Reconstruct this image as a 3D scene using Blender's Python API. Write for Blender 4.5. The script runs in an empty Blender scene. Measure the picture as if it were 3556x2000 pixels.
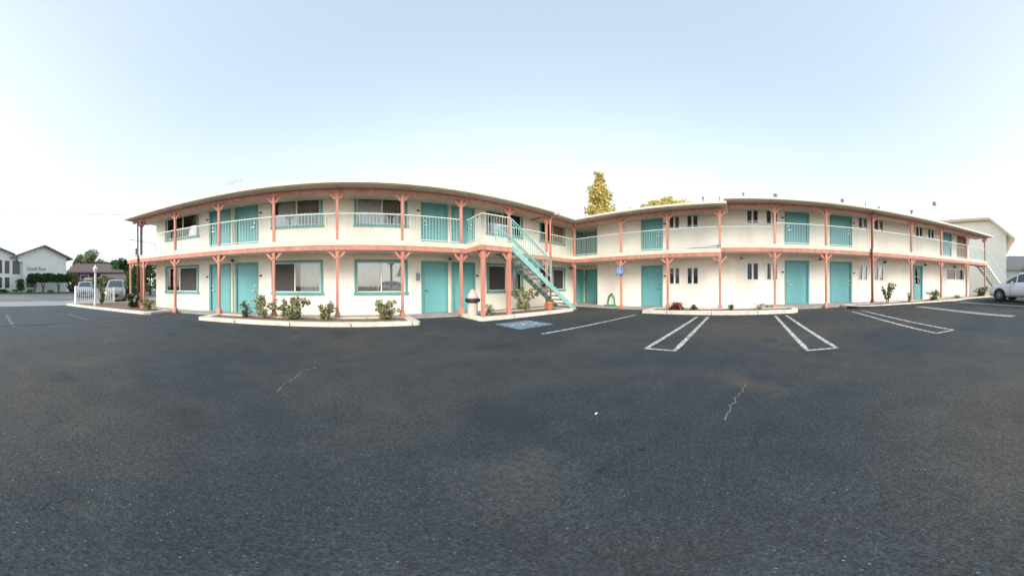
import bpy, math, random
import numpy as np
from mathutils import Vector, Matrix
random.seed(7)
PI = math.pi
scene = bpy.context.scene
COL = scene.collection

# ------------------------------------------------------------------ camera
CAMZ = 1.18
K = 866.0                      # panorama scale, px per radian in the full-size photograph
AZC = (1778.0 - 1215.0) / K    # azimuth (from +Y towards +X) of the picture's middle
cd = bpy.data.cameras.new('camera')
cam = bpy.data.objects.new('camera', cd)
COL.objects.link(cam)
scene.camera = cam
scene.render.engine = 'CYCLES'
cd.type = 'PANO'
hl = 1778.0 / K
for tgt in (getattr(cd, 'cycles', None), cd):
    try:
        tgt.panorama_type = 'EQUIRECTANGULAR'
        tgt.longitude_min = -hl
        tgt.longitude_max = hl
        tgt.latitude_max = 991.5 / K
        tgt.latitude_min = -(2000 - 991.5) / K
    except Exception:
        pass
up = Vector((math.sin(2.4) * 0.0046, math.cos(2.4) * 0.0046, 1)).normalized()
fw = Vector((math.sin(AZC), math.cos(AZC), 0))
fw = (fw - up * fw.dot(up)).normalized()
rt = fw.cross(up)
m3 = Matrix((rt, up, -fw)).transposed()
cam.matrix_world = Matrix.Translation((0, 0, CAMZ)) @ m3.to_4x4()
cd.clip_start = 0.05
cd.clip_end = 3000

# ------------------------------------------------------------------ world, sun, exposure
SUN_EL = math.radians(31)
SUN_AZ = math.radians(222)     # compass-like: from +Y towards +X
w = bpy.data.worlds.new('World')
scene.world = w
w.use_nodes = True
nt = w.node_tree
nt.nodes.clear()
wo = nt.nodes.new('ShaderNodeOutputWorld')
bg = nt.nodes.new('ShaderNodeBackground')
sky = nt.nodes.new('ShaderNodeTexSky')
sky.sky_type = 'NISHITA'
sky.sun_disc = False
sky.sun_elevation = SUN_EL
sky.sun_rotation = SUN_AZ
sky.air_density = 1.0
sky.dust_density = 1.0
sky.ozone_density = 1.2
hs = nt.nodes.new('ShaderNodeHueSaturation')
hs.inputs['Saturation'].default_value = 0.72
hs.inputs['Hue'].default_value = 0.488
nt.links.new(sky.outputs[0], hs.inputs['Color'])
gm = nt.nodes.new('ShaderNodeGamma')
gm.inputs['Gamma'].default_value = 0.63
nt.links.new(hs.outputs[0], gm.inputs['Color'])
nt.links.new(gm.outputs[0], bg.inputs['Color'])
bg.inputs['Strength'].default_value = 0.15
nt.links.new(bg.outputs[0], wo.inputs['Surface'])
sl = bpy.data.lights.new('sun', 'SUN')
sl.energy = 0.95
sl.angle = math.radians(26)
sl.color = (1.0, 0.95, 0.87)
so = bpy.data.objects.new('sun', sl)
COL.objects.link(so)
sd = Vector((math.sin(SUN_AZ) * math.cos(SUN_EL), math.cos(SUN_AZ) * math.cos(SUN_EL), math.sin(SUN_EL)))
so.rotation_euler = sd.to_track_quat('Z', 'Y').to_euler()
so.location = sd * 60
scene.view_settings.view_transform = 'Standard'
scene.view_settings.look = 'None'
scene.view_settings.gamma = 1
scene.view_settings.use_curve_mapping = False
scene.view_settings.exposure = 2.05
scene.cycles.max_bounces = 8
scene.cycles.transparent_max_bounces = 12
scene.cycles.use_denoising = True

# ------------------------------------------------------------------ materials
def nodes_of(m):
    m.use_nodes = True
    t = m.node_tree
    return t, t.nodes['Principled BSDF']

def mat(name, col, rough=0.6, metal=0.0, var=0.0, vscale=3.0, bump=0.0, bscale=60.0, col2=None, spec=0.5, streak=False, emit=None):
    m = bpy.data.materials.new(name)
    t, b = nodes_of(m)
    b.inputs['Base Color'].default_value = (*col, 1)
    b.inputs['Roughness'].default_value = rough
    b.inputs['Metallic'].default_value = metal
    b.inputs['Specular IOR Level'].default_value = spec
    N, L = t.nodes, t.links
    tc = N.new('ShaderNodeTexCoord')
    if var > 0 or col2:
        mp = N.new('ShaderNodeMapping')
        if streak:
            mp.inputs['Scale'].default_value = (1, 1, 0.18)
        L.new(tc.outputs['Object'], mp.inputs[0])
        n = N.new('ShaderNodeTexNoise')
        n.inputs['Scale'].default_value = vscale
        n.inputs['Detail'].default_value = 6
        n.inputs['Roughness'].default_value = 0.6
        L.new(mp.outputs[0], n.inputs['Vector'])
        r = N.new('ShaderNodeValToRGB')
        c2 = col2 if col2 else tuple(c * (1 - var) for c in col)
        c1 = col if col2 else tuple(min(1, c * (1 + var * 0.5)) for c in col)
        r.color_ramp.elements[0].position = 0.32
        r.color_ramp.elements[1].position = 0.62
        r.color_ramp.elements[0].color = (*c2, 1)
        r.color_ramp.elements[1].color = (*c1, 1)
        L.new(n.outputs['Fac'], r.inputs[0])
        L.new(r.outputs[0], b.inputs['Base Color'])
    if bump > 0:
        n2 = N.new('ShaderNodeTexNoise')
        n2.inputs['Scale'].default_value = bscale
        n2.inputs['Detail'].default_value = 4
        L.new(tc.outputs['Object'], n2.inputs['Vector'])
        bp = N.new('ShaderNodeBump')
        bp.inputs['Strength'].default_value = bump
        bp.inputs['Distance'].default_value = 0.02
        L.new(n2.outputs['Fac'], bp.inputs['Height'])
        L.new(bp.outputs[0], b.inputs['Normal'])
    if emit:
        b.inputs['Emission Color'].default_value = (*emit, 1)
        b.inputs['Emission Strength'].default_value = 1
    return m

def leaf_mat(name, c_dark, c_mid, c_light, pos=0.55):
    m = bpy.data.materials.new(name)
    t, b = nodes_of(m)
    N, L = t.nodes, t.links
    g = N.new('ShaderNodeNewGeometry')
    r = N.new('ShaderNodeValToRGB')
    r.color_ramp.elements[0].color = (*c_dark, 1)
    r.color_ramp.elements[1].color = (*c_light, 1)
    e = r.color_ramp.elements.new(pos)
    e.color = (*c_mid, 1)
    L.new(g.outputs['Random Per Island'], r.inputs[0])
    L.new(r.outputs[0], b.inputs['Base Color'])
    b.inputs['Roughness'].default_value = 0.55
    tr = N.new('ShaderNodeBsdfTranslucent')
    L.new(r.outputs[0], tr.inputs['Color'])
    mx = N.new('ShaderNodeMixShader')
    mx.inputs[0].default_value = 0.4
    L.new(b.outputs[0], mx.inputs[1])
    L.new(tr.outputs[0], mx.inputs[2])
    L.new(mx.outputs[0], N['Material Output'].inputs['Surface'])
    return m

def asphalt_mat(name, base, spot=True):
    m = bpy.data.materials.new(name)
    t, b = nodes_of(m)
    N, L = t.nodes, t.links
    tc = N.new('ShaderNodeTexCoord')
    def noise(sc, det=5, rough=0.6, dist=0.0):
        n = N.new('ShaderNodeTexNoise')
        n.inputs['Scale'].default_value = sc
        n.inputs['Detail'].default_value = det
        n.inputs['Roughness'].default_value = rough
        n.inputs['Distortion'].default_value = dist
        L.new(tc.outputs['Object'], n.inputs['Vector'])
        return n
    def ramp(src, a, ca, bb, cb):
        r = N.new('ShaderNodeValToRGB')
        r.color_ramp.elements[0].position = a
        r.color_ramp.elements[1].position = bb
        r.color_ramp.elements[0].color = (*ca, 1)
        r.color_ramp.elements[1].color = (*cb, 1)
        L.new(src, r.inputs[0])
        return r
    def mix(kind, f, a, c):
        x = N.new('ShaderNodeMix')
        x.data_type = 'RGBA'
        x.blend_type = kind
        if isinstance(f, (int, float)):
            x.inputs[0].default_value = f
        else:
            L.new(f, x.inputs[0])
        for s, v in ((6, a), (7, c)):
            if isinstance(v, tuple):
                x.inputs[s].default_value = (*v, 1)
            else:
                L.new(v, x.inputs[s])
        return x.outputs[2]
    big = noise(0.25, 4, 0.55, 0.6)
    c = ramp(big.outputs['Fac'], 0.40, tuple(x * y for x, y in zip(base, (0.70, 0.88, 1.0))), 0.62, tuple(x * y for x, y in zip(base, (1.38, 1.25, 1.12)))).outputs[0]
    med = noise(2.6, 6, 0.65, 0.2)
    if spot:
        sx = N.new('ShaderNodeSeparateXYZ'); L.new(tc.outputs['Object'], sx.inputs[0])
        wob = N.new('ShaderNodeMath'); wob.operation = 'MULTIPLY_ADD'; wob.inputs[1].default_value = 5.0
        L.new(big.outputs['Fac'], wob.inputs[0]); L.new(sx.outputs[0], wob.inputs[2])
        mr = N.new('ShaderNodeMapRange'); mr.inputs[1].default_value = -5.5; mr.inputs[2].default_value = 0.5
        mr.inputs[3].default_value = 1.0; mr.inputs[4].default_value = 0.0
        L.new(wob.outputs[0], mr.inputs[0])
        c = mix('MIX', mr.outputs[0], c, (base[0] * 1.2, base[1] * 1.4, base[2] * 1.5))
    c = mix('MULTIPLY', 0.55, c, ramp(med.outputs['Fac'], 0.33, (0.66,) * 3, 0.7, (1.25,) * 3).outputs[0])
    fine = noise(70, 3, 0.8)
    mid = noise(26, 3, 0.7)
    c = mix('MULTIPLY', 0.6, c, ramp(mid.outputs['Fac'], 0.36, (0.62,) * 3, 0.64, (1.4,) * 3).outputs[0])
    c = mix('MULTIPLY', 0.85, c, ramp(fine.outputs['Fac'], 0.36, (0.42,) * 3, 0.66, (1.7,) * 3).outputs[0])
    if spot:
        # pale aggregate showing in the binder
        v = N.new('ShaderNodeTexVoronoi')
        v.inputs['Scale'].default_value = 46
        v.inputs['Randomness'].default_value = 1.0
        L.new(tc.outputs['Object'], v.inputs['Vector'])
        sp = ramp(v.outputs['Distance'], 0.10, (1, 1, 1), 0.22, (0, 0, 0))
        hi = N.new('ShaderNodeSeparateColor')
        L.new(v.outputs['Color'], hi.inputs[0])
        th = ramp(hi.outputs[0], 0.74, (0, 0, 0), 0.97, (0.9,) * 3)
        f = mix('MULTIPLY', 1.0, sp.outputs[0], th.outputs[0])
        pn = noise(1.3, 4, 0.6)
        f = mix('MULTIPLY', 1.0, f, ramp(pn.outputs['Fac'], 0.36, (0.3,) * 3, 0.60, (1, 1, 1)).outputs[0])
        c = mix('MIX', f, c, (0.26, 0.26, 0.25))
        # tan worn patches
        pt = noise(0.55, 7, 0.72, 0.8)
        pf = ramp(pt.outputs['Fac'], 0.57, (0, 0, 0), 0.72, (0.32,) * 3)
        c = mix('MIX', pf.outputs[0], c, (0.13, 0.105, 0.075))
        # a worn, gritty spot where the binder has scoured away
        vd = N.new('ShaderNodeVectorMath'); vd.operation = 'DISTANCE'; vd.inputs[1].default_value = (0.8, 1.0, 0.0)
        L.new(tc.outputs['Object'], vd.inputs[0])
        wn = noise(2.4, 5, 0.7, 0.5)
        ad = N.new('ShaderNodeMath'); ad.operation = 'MULTIPLY_ADD'; ad.inputs[1].default_value = 0.9
        L.new(wn.outputs['Fac'], ad.inputs[0]); L.new(vd.outputs['Value'], ad.inputs[2])
        wf = ramp(ad.outputs[0], 0.50, (0.38,) * 3, 0.86, (0, 0, 0))
        wf2 = mix('MULTIPLY', 1.0, wf.outputs[0], ramp(mid.outputs['Fac'], 0.35, (0.3,) * 3, 0.6, (1, 1, 1)).outputs[0])
        c = mix('MIX', wf2, c, (0.115, 0.105, 0.085))
        # darker oil stains
        oi = noise(0.9, 3, 0.5, 0.3)
        of = ramp(oi.outputs['Fac'], 0.30, (0.6,) * 3, 0.40, (0, 0, 0))
        c = mix('MIX', of.outputs[0], c, tuple(x * 0.5 for x in base))
    L.new(c, b.inputs['Base Color'])
    b.inputs['Roughness'].default_value = 0.85
    b.inputs['Specular IOR Level'].default_value = 0.3
    bp = N.new('ShaderNodeBump')
    bp.inputs['Strength'].default_value = 0.6
    bp.inputs['Distance'].default_value = 0.006
    L.new(fine.outputs['Fac'], bp.inputs['Height'])
    L.new(bp.outputs[0], b.inputs['Normal'])
    return m

def worn_paint(name, col, wear=0.5, under=(0.06, 0.06, 0.062)):
    m = bpy.data.materials.new(name)
    t, b = nodes_of(m)
    N, L = t.nodes, t.links
    tc = N.new('ShaderNodeTexCoord')
    n = N.new('ShaderNodeTexNoise')
    n.inputs['Scale'].default_value = 9
    n.inputs['Detail'].default_value = 8
    n.inputs['Roughness'].default_value = 0.75
    L.new(tc.outputs['Object'], n.inputs['Vector'])
    r = N.new('ShaderNodeValToRGB')
    r.color_ramp.elements[0].position = wear - 0.12
    r.color_ramp.elements[1].position = wear + 0.1
    r.color_ramp.elements[0].color = (*under, 1)
    r.color_ramp.elements[1].color = (*col, 1)
    L.new(n.outputs['Fac'], r.inputs[0])
    L.new(r.outputs[0], b.inputs['Base Color'])
    b.inputs['Roughness'].default_value = 0.8
    return m

def glass_mat(name, tint=(0.93, 0.95, 0.95), refl=0.12):
    m = bpy.data.materials.new(name)
    m.use_nodes = True
    t = m.node_tree
    N, L = t.nodes, t.links
    N.clear()
    o = N.new('ShaderNodeOutputMaterial')
    tr = N.new('ShaderNodeBsdfTransparent')
    tr.inputs[0].default_value = (*tint, 1)
    gl = N.new('ShaderNodeBsdfGlossy')
    gl.inputs['Roughness'].default_value = 0.02
    lw = N.new('ShaderNodeFresnel')
    lw.inputs[0].default_value = 1.6
    ad = N.new('ShaderNodeMath')
    ad.operation = 'ADD'
    ad.inputs[1].default_value = refl
    ad.use_clamp = True
    L.new(lw.outputs[0], ad.inputs[0])
    mx = N.new('ShaderNodeMixShader')
    L.new(ad.outputs[0], mx.inputs[0])
    L.new(tr.outputs[0], mx.inputs[1])
    L.new(gl.outputs[0], mx.inputs[2])
    L.new(mx.outputs[0], o.inputs[0])
    return m

M = {}
M['stucco'] = mat('cream_stucco', (0.89, 0.83, 0.715), 0.85, var=0.09, vscale=0.9, bump=0.5, bscale=45, streak=True)
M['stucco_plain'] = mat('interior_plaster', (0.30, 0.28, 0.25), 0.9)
M['coral'] = mat('coral_paint', (0.52, 0.22, 0.155), 0.65, var=0.25, vscale=5, streak=True)
M['coral_dark'] = mat('dark_red_paint', (0.22, 0.06, 0.05), 0.5, var=0.2, vscale=5)
M['cream_trim'] = mat('cream_trim_paint', (0.70, 0.60, 0.47), 0.6, var=0.10, vscale=2.5)
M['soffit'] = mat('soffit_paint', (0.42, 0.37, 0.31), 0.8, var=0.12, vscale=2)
M['ceiling'] = mat('underdeck_plaster', (0.70, 0.58, 0.47), 0.85, var=0.1, vscale=1.5)
M['roof'] = mat('gravel_roof', (0.55, 0.53, 0.48), 0.9, var=0.2, vscale=20, bump=0.4, bscale=80)
M['teal'] = mat('teal_door_paint', (0.15, 0.40, 0.405), 0.42, var=0.10, vscale=1.3, streak=True)
M['teal_dark'] = mat('teal_trim_paint', (0.13, 0.34, 0.295), 0.5, var=0.12, vscale=4)
M['teal_rail'] = mat('teal_rail_paint', (0.52, 0.62, 0.555), 0.45, var=0.1, vscale=6)
M['teal_stair'] = mat('teal_stair_paint', (0.25, 0.50, 0.46), 0.45, var=0.15, vscale=6)
M['deck'] = mat('deck_coating', (0.70, 0.63, 0.54), 0.8, var=0.1, vscale=3)
M['concrete'] = mat('walk_concrete', (0.33, 0.31, 0.285), 0.85, var=0.25, vscale=2.2, bump=0.25, bscale=50)
M['curb'] = mat('curb_concrete', (0.68, 0.61, 0.51), 0.85, var=0.25, vscale=3.5, bump=0.4, bscale=35)
_t, _b = M['curb'].node_tree, M['curb'].node_tree.nodes['Principled BSDF']
_tc = _t.nodes.new('ShaderNodeTexCoord'); _sx = _t.nodes.new('ShaderNodeSeparateXYZ'); _t.links.new(_tc.outputs['Object'], _sx.inputs[0])
_a = _t.nodes.new('ShaderNodeMath'); _a.operation = 'ADD'; _t.links.new(_sx.outputs[0], _a.inputs[0]); _t.links.new(_sx.outputs[1], _a.inputs[1])
_m = _t.nodes.new('ShaderNodeMath'); _m.operation = 'PINGPONG'; _m.inputs[1].default_value = 0.9; _t.links.new(_a.outputs[0], _m.inputs[0])
_l = _t.nodes.new('ShaderNodeMath'); _l.operation = 'LESS_THAN'; _l.inputs[1].default_value = 0.014; _t.links.new(_m.outputs[0], _l.inputs[0])
_x = _t.nodes.new('ShaderNodeMix'); _x.data_type = 'RGBA'; _src = _b.inputs['Base Color'].links[0].from_socket
_t.links.new(_l.outputs[0], _x.inputs[0]); _t.links.new(_src, _x.inputs[6]); _x.inputs[7].default_value = (0.12, 0.10, 0.08, 1)
_t.links.new(_x.outputs[2], _b.inputs['Base Color'])
M['curb_black'] = mat('black_painted_curb', (0.03, 0.03, 0.032), 0.7)
M['soil'] = mat('planter_soil', (0.20, 0.12, 0.075), 0.95, var=0.4, vscale=7, bump=0.8, bscale=25)
M['white_frame'] = mat('white_sash', (0.80, 0.79, 0.76), 0.4)
M['alu'] = mat('aluminium', (0.55, 0.56, 0.56), 0.35, metal=0.6)
M['chrome'] = mat('brushed_steel', (0.62, 0.62, 0.60), 0.25, metal=1.0)
M['black'] = mat('black_metal', (0.018, 0.017, 0.016), 0.5)
M['screen'] = mat('insect_screen', (0.055, 0.05, 0.048), 0.7, var=0.15, vscale=3)
M['curtain'] = mat('curtain_cloth', (0.84, 0.80, 0.75), 0.9, var=0.06, vscale=4)
M['curtain_dark'] = mat('beige_curtain_cloth', (0.36, 0.32, 0.25), 0.9, var=0.1, vscale=4)
M['board'] = mat('white_board', (0.85, 0.85, 0.85), 0.5)
M['glass'] = glass_mat('window_glass', refl=0.02)
M['glass_soft'] = glass_mat('window_glass_bright', refl=0.12)
M['white_paint'] = mat('white_metal_paint', (0.80, 0.80, 0.80), 0.4)
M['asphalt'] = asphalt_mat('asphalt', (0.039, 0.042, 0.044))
M['road'] = asphalt_mat('worn_road', (0.15, 0.145, 0.145), spot=False)
M['apron'] = mat('pale_concrete', (0.25, 0.25, 0.24), 0.85, var=0.15, vscale=1.2)
M['line'] = worn_paint('white_line_paint', (0.57, 0.57, 0.56), 0.485)
M['line_faint'] = worn_paint('faded_line_paint', (0.12, 0.13, 0.14), 0.5)
M['line_grey'] = worn_paint('grey_band_paint', (0.25, 0.25, 0.25), 0.40)
M['blue_paint'] = worn_paint('faded_blue_paint', (0.20, 0.33, 0.48), 0.50)
M['crack'] = worn_paint('crack_filler', (0.17, 0.135, 0.11), 0.47)
M['seam'] = mat('dark_tar', (0.03, 0.033, 0.037), 0.7)
M['bark'] = mat('bark', (0.17, 0.13, 0.10), 0.9, var=0.4, vscale=10, bump=0.6, bscale=30)
M['grass'] = mat('grass_blades', (0.06, 0.12, 0.03), 0.9, var=0.5, vscale=1.5)
M['ground'] = mat('bare_ground', (0.22, 0.20, 0.17), 0.95, var=0.3, vscale=0.5)
M['terracotta'] = mat('terracotta', (0.50, 0.17, 0.065), 0.7, var=0.2, vscale=10)
M['hose'] = mat('green_hose', (0.06, 0.25, 0.12), 0.4)
M['sign_blue'] = mat('blue_sign', (0.05, 0.16, 0.42), 0.4)
M['pebble'] = mat('pebble_concrete', (0.50, 0.45, 0.40), 0.9, var=0.3, vscale=40, bump=0.5, bscale=60)
M['tread'] = mat('concrete_tread', (0.62, 0.53, 0.48), 0.85, var=0.25, vscale=12, bump=0.4, bscale=60)
M['galv'] = mat('galvanised', (0.30, 0.30, 0.31), 0.5, metal=0.5, var=0.2, vscale=8)
M['tyre'] = mat('tyre_rubber', (0.022, 0.022, 0.024), 0.8)
M['carglass'] = mat('car_glass', (0.03, 0.05, 0.05), 0.05, spec=0.8)
M['lens'] = mat('lamp_lens', (0.7, 0.72, 0.72), 0.15)
M['redlens'] = mat('red_lens', (0.45, 0.03, 0.02), 0.2)
M['brown_door'] = mat('brown_door', (0.28, 0.14, 0.09), 0.6, var=0.2, vscale=3)
def carpaint(n, c, metal=0.1):
    m = mat(n, c, 0.25, metal=metal)
    m.node_tree.nodes['Principled BSDF'].inputs['Coat Weight'].default_value = 0.6
    return m
M['car_white'] = carpaint('car_paint_white', (0.86, 0.87, 0.89), 0.0)
M['car_silver'] = carpaint('car_paint_silver', (0.20, 0.20, 0.18), 0.1)
M['car_blue'] = carpaint('car_paint_pale_blue', (0.20, 0.25, 0.26))
M['leaf_rose'] = leaf_mat('rose_leaves', (0.06, 0.10, 0.025), (0.24, 0.27, 0.11), (0.66, 0.64, 0.40), 0.45)
M['leaf_dark'] = leaf_mat('dark_leaves', (0.015, 0.04, 0.012), (0.035, 0.085, 0.02), (0.09, 0.16, 0.04))
M['leaf_hedge'] = leaf_mat('hedge_leaves', (0.015, 0.055, 0.012), (0.035, 0.11, 0.02), (0.08, 0.19, 0.04))
M['leaf_olive'] = leaf_mat('olive_leaves', (0.06, 0.09, 0.035), (0.17, 0.20, 0.085), (0.36, 0.37, 0.20))
M['leaf_sunlit'] = leaf_mat('sunlight_tinted_leaves', (0.32, 0.27, 0.06), (0.68, 0.56, 0.16), (0.88, 0.74, 0.30))  # low sunlight on the crown is put into the leaf colour
M['leaf_sunlit_green'] = leaf_mat('sunlight_tinted_green_leaves', (0.28, 0.25, 0.07), (0.66, 0.54, 0.17), (0.86, 0.72, 0.30))  # gold of the low sun painted into these leaves too
M['leaf_red'] = leaf_mat('red_leaves', (0.14, 0.03, 0.02), (0.32, 0.08, 0.05), (0.48, 0.18, 0.10))
M['petal'] = leaf_mat('pale_petals', (0.75, 0.62, 0.30), (0.80, 0.75, 0.52), (0.85, 0.83, 0.72))
M['petal_yellow'] = leaf_mat('yellow_petals', (0.65, 0.45, 0.05), (0.75, 0.6, 0.12), (0.8, 0.7, 0.3))
M['roof_brown'] = mat('brown_shingles', (0.16, 0.11, 0.10), 0.9, var=0.25, vscale=6, bump=0.4, bscale=12)
M['roof_grey'] = mat('grey_shingles', (0.20, 0.20, 0.19), 0.9, var=0.25, vscale=5, bump=0.4, bscale=12)
M['brick'] = mat('red_brick_wall', (0.20, 0.07, 0.05), 0.9, var=0.25, vscale=4)
M['white_wall'] = mat('white_stucco_wall', (0.74, 0.72, 0.67), 0.9, var=0.06, vscale=1)
M['bright_wall'] = mat('bright_stucco_wall', (0.90, 0.85, 0.75), 0.9, var=0.03, vscale=.6)
M['dark_glass'] = mat('dark_window_pane', (0.03, 0.032, 0.035), 0.12)
M['letter'] = mat('dark_letters', (0.26, 0.235, 0.22), 0.7)

# ------------------------------------------------------------------ mesh builder
ORG = {}
def ident(u, v, z): return (u, v, z)
def LF(u, v, z): return (u, 9.8 - v, z)            # left wing: u to the right, v out towards the lot
def RF(u, v, z): return (12.1 - v, -u, z)          # right wing

class MB:
    def __init__(s, fr=ident):
        s.v, s.f, s.fr = [], [], fr
    def add(s, vs, fs):
        n = len(s.v)
        s.v += [s.fr(*p) for p in vs]
        s.f += [tuple(i + n for i in q) for q in fs]
        return s
    def box(s, x0, x1, y0, y1, z0, z1):
        return s.add([(x0, y0, z0), (x1, y0, z0), (x1, y1, z0), (x0, y1, z0), (x0, y0, z1), (x1, y0, z1), (x1, y1, z1), (x0, y1, z1)],
                     [(0, 3, 2, 1), (4, 5, 6, 7), (0, 1, 5, 4), (1, 2, 6, 5), (2, 3, 7, 6), (3, 0, 4, 7)])
    def frustum(s, x, y, z0, z1, a, b):
        return s.add([(x - a, y - a, z0), (x + a, y - a, z0), (x + a, y + a, z0), (x - a, y + a, z0),
                      (x - b, y - b, z1), (x + b, y - b, z1), (x + b, y + b, z1), (x - b, y + b, z1)],
                     [(0, 3, 2, 1), (4, 5, 6, 7), (0, 1, 5, 4), (1, 2, 6, 5), (2, 3, 7, 6), (3, 0, 4, 7)])
    def quad(s, *p): return s.add(list(p), [tuple(range(len(p)))])
    def bar(s, p, q, w, h=None, upv=(0, 0, 1)):
        h = h or w
        p, q = Vector(p), Vector(q)
        d = (q - p).normalized()
        u = Vector(upv)
        if abs(d.dot(u)) > 0.98: u = Vector((1, 0, 0))
        a = d.cross(u).normalized() * w / 2
        b = a.cross(d).normalized() * h / 2
        vs = [tuple(e + sa * a + sb * b) for e in (p, q) for sa, sb in ((-1, -1), (1, -1), (1, 1), (-1, 1))]
        return s.add(vs, [(0, 1, 2, 3), (7, 6, 5, 4), (0, 4, 5, 1), (1, 5, 6, 2), (2, 6, 7, 3), (3, 7, 4, 0)])
    def tube(s, pts, rad, n=8, caps=True):
        pts = [Vector(p) for p in pts]
        if isinstance(rad, (int, float)): rad = [rad] * len(pts)
        vs, fs = [], []
        prev = None
        for i, p in enumerate(pts):
            d = (pts[min(i + 1, len(pts) - 1)] - pts[max(i - 1, 0)]).normalized()
            if prev is None:
                a = d.cross(Vector((0, 0, 1)))
                if a.length < 0.1: a = Vector((1, 0, 0))
            else:
                a = prev - d * prev.dot(d)
            a.normalize(); prev = a
            b = d.cross(a)
            for k in range(n):
                t = 2 * PI * k / n
                vs.append(tuple(p + (a * math.cos(t) + b * math.sin(t)) * rad[i]))
        for i in range(len(pts) - 1):
            for k in range(n):
                fs.append((i * n + k, i * n + (k + 1) % n, (i + 1) * n + (k + 1) % n, (i + 1) * n + k))
        if caps:
            fs.append(tuple(range(n - 1, -1, -1)))
            fs.append(tuple((len(pts) - 1) * n + k for k in range(n)))
        return s.add(vs, fs)
    def lathe(s, prof, c=(0, 0, 0), n=20):
        vs, fs = [], []
        for r, z in prof:
            for k in range(n):
                t = 2 * PI * k / n
                vs.append((c[0] + r * math.cos(t), c[1] + r * math.sin(t), c[2] + z))
        for i in range(len(prof) - 1):
            for k in range(n):
                fs.append((i * n + k, i * n + (k + 1) % n, (i + 1) * n + (k + 1) % n, (i + 1) * n + k))
        fs.append(tuple(range(n - 1, -1, -1)))
        fs.append(tuple((len(prof) - 1) * n + k for k in range(n)))
        return s.add(vs, fs)
    def prism(s, poly, z0, z1):
        n = len(poly)
        vs = [(x, y, z0) for x, y in poly] + [(x, y, z1) for x, y in poly]
        return s.add(vs, [tuple(range(n - 1, -1, -1)), tuple(range(n, 2 * n))] + [(i, (i + 1) % n, n + (i + 1) % n, n + i) for i in range(n)])
    def wall(s, u0, u1, z0, z1, holes, th=0.14):
        us = sorted({u0, u1, *[h[0] for h in holes], *[h[1] for h in holes]})
        zs = sorted({z0, z1, *[h[2] for h in holes], *[h[3] for h in holes]})
        for a, b in zip(us, us[1:]):
            for c, d in zip(zs, zs[1:]):
                um, zm = (a + b) / 2, (c + d) / 2
                if any(h[0] < um < h[1] and h[2] < zm < h[3] for h in holes): continue
                s.quad((a, 0, c), (b, 0, c), (b, 0, d), (a, 0, d))
        for a, b, c, d in holes:
            s.quad((a, 0, c), (a, -th, c), (a, -th, d), (a, 0, d))
            s.quad((b, 0, c), (b, -th, c), (b, -th, d), (b, 0, d))
            s.quad((a, 0, c), (b, 0, c), (b, -th, c), (a, -th, c))
            s.quad((a, 0, d), (b, 0, d), (b, -th, d), (a, -th, d))
        return s
    def build(s, name, m, parent=None, smooth=False, label=None, fix=True):
        me = bpy.data.meshes.new(name)
        o = bpy.data.objects.new(name, me)
        COL.objects.link(o)
        org = Vector((0, 0, 0))
        if parent is not None:
            o.parent = parent
            org = ORG.get(parent.name, Vector((0, 0, 0)))
        ORG[o.name] = org
        me.from_pydata([(x - org[0], y - org[1], z - org[2]) for x, y, z in s.v], [], s.f)
        if fix and s.fr is not ident:
            me.flip_normals()
        me.materials.append(m)
        if smooth: me.polygons.foreach_set('use_smooth', [True] * len(me.polygons))
        me.update()
        if label: o['label'] = label
        return o

def thing(name, label, cat, loc=(0, 0, 0), group=None):
    o = bpy.data.objects.new(name, None)
    COL.objects.link(o)
    o.location = loc
    ORG[o.name] = Vector(loc)
    tag(o, label, cat, group)
    return o
def tag(o, label, cat, group=None, kind=None):
    if label: o['label'] = label
    if cat: o['category'] = cat
    if group: o['group'] = group
    if kind: o['kind'] = kind
    return o
def structure(o):
    o['kind'] = 'structure'
    return o
def copy_tree(src, loc, rotz=0.0, scale=1.0, label=None):
    r = src.copy(); COL.objects.link(r)
    r.location = loc; r.rotation_euler = (0, 0, rotz); r.scale = (scale,) * 3
    if label: r['label'] = label
    for ch in list(src.children):
        c = ch.copy(); COL.objects.link(c); c.parent = r
        for g in list(ch.children):
            d = g.copy(); COL.objects.link(d); d.parent = c
    return r

# ------------------------------------------------------------------ ground
def S(x, a, b):
    t = max(0.0, min(1.0, (x - a) / (b - a)))
    return t * t * (3 - 2 * t)
def gz(x, y):
    return 0.10 * S(x, 4, 9.5) * S(-y, -1, 5) + 0.17 * S(-y, 9.5, 13) * S(x, 1, 6)

g = MB()
N_ = 0
xs = [-14.2 + i * (26.3 / 44) for i in range(45)]
ys = [-48 + j * (58.5 / 90) for j in range(91)]
vs = [(x, y, gz(x, y)) for y in ys for x in xs]
fs = [(j * 45 + i, j * 45 + i + 1, (j + 1) * 45 + i + 1, (j + 1) * 45 + i) for j in range(90) for i in range(44)]
g.add(vs, fs)
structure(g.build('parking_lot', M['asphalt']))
structure(MB().quad((-700, -700, -0.06), (700, -700, -0.06), (700, 700, -0.06), (-700, 700, -0.06)).build('ground', M['ground']))
structure(MB().quad((-40, -200, -0.012), (-18.6, -200, -0.012), (-18.6, 250, -0.012), (-40, 250, -0.012)).build('road', M['road']))
structure(MB().box(-18.6, -15.9, -200, 250, -0.05, -0.004).build('gutter', M['apron']))
structure(MB().box(-15.9, -14.2, -200, 250, -0.05, 0.012).build('pavement', M['apron']))
structure(MB().box(-44.7, -40, -200, 250, -0.05, 0.12).build('lawn', M['grass']))

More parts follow.
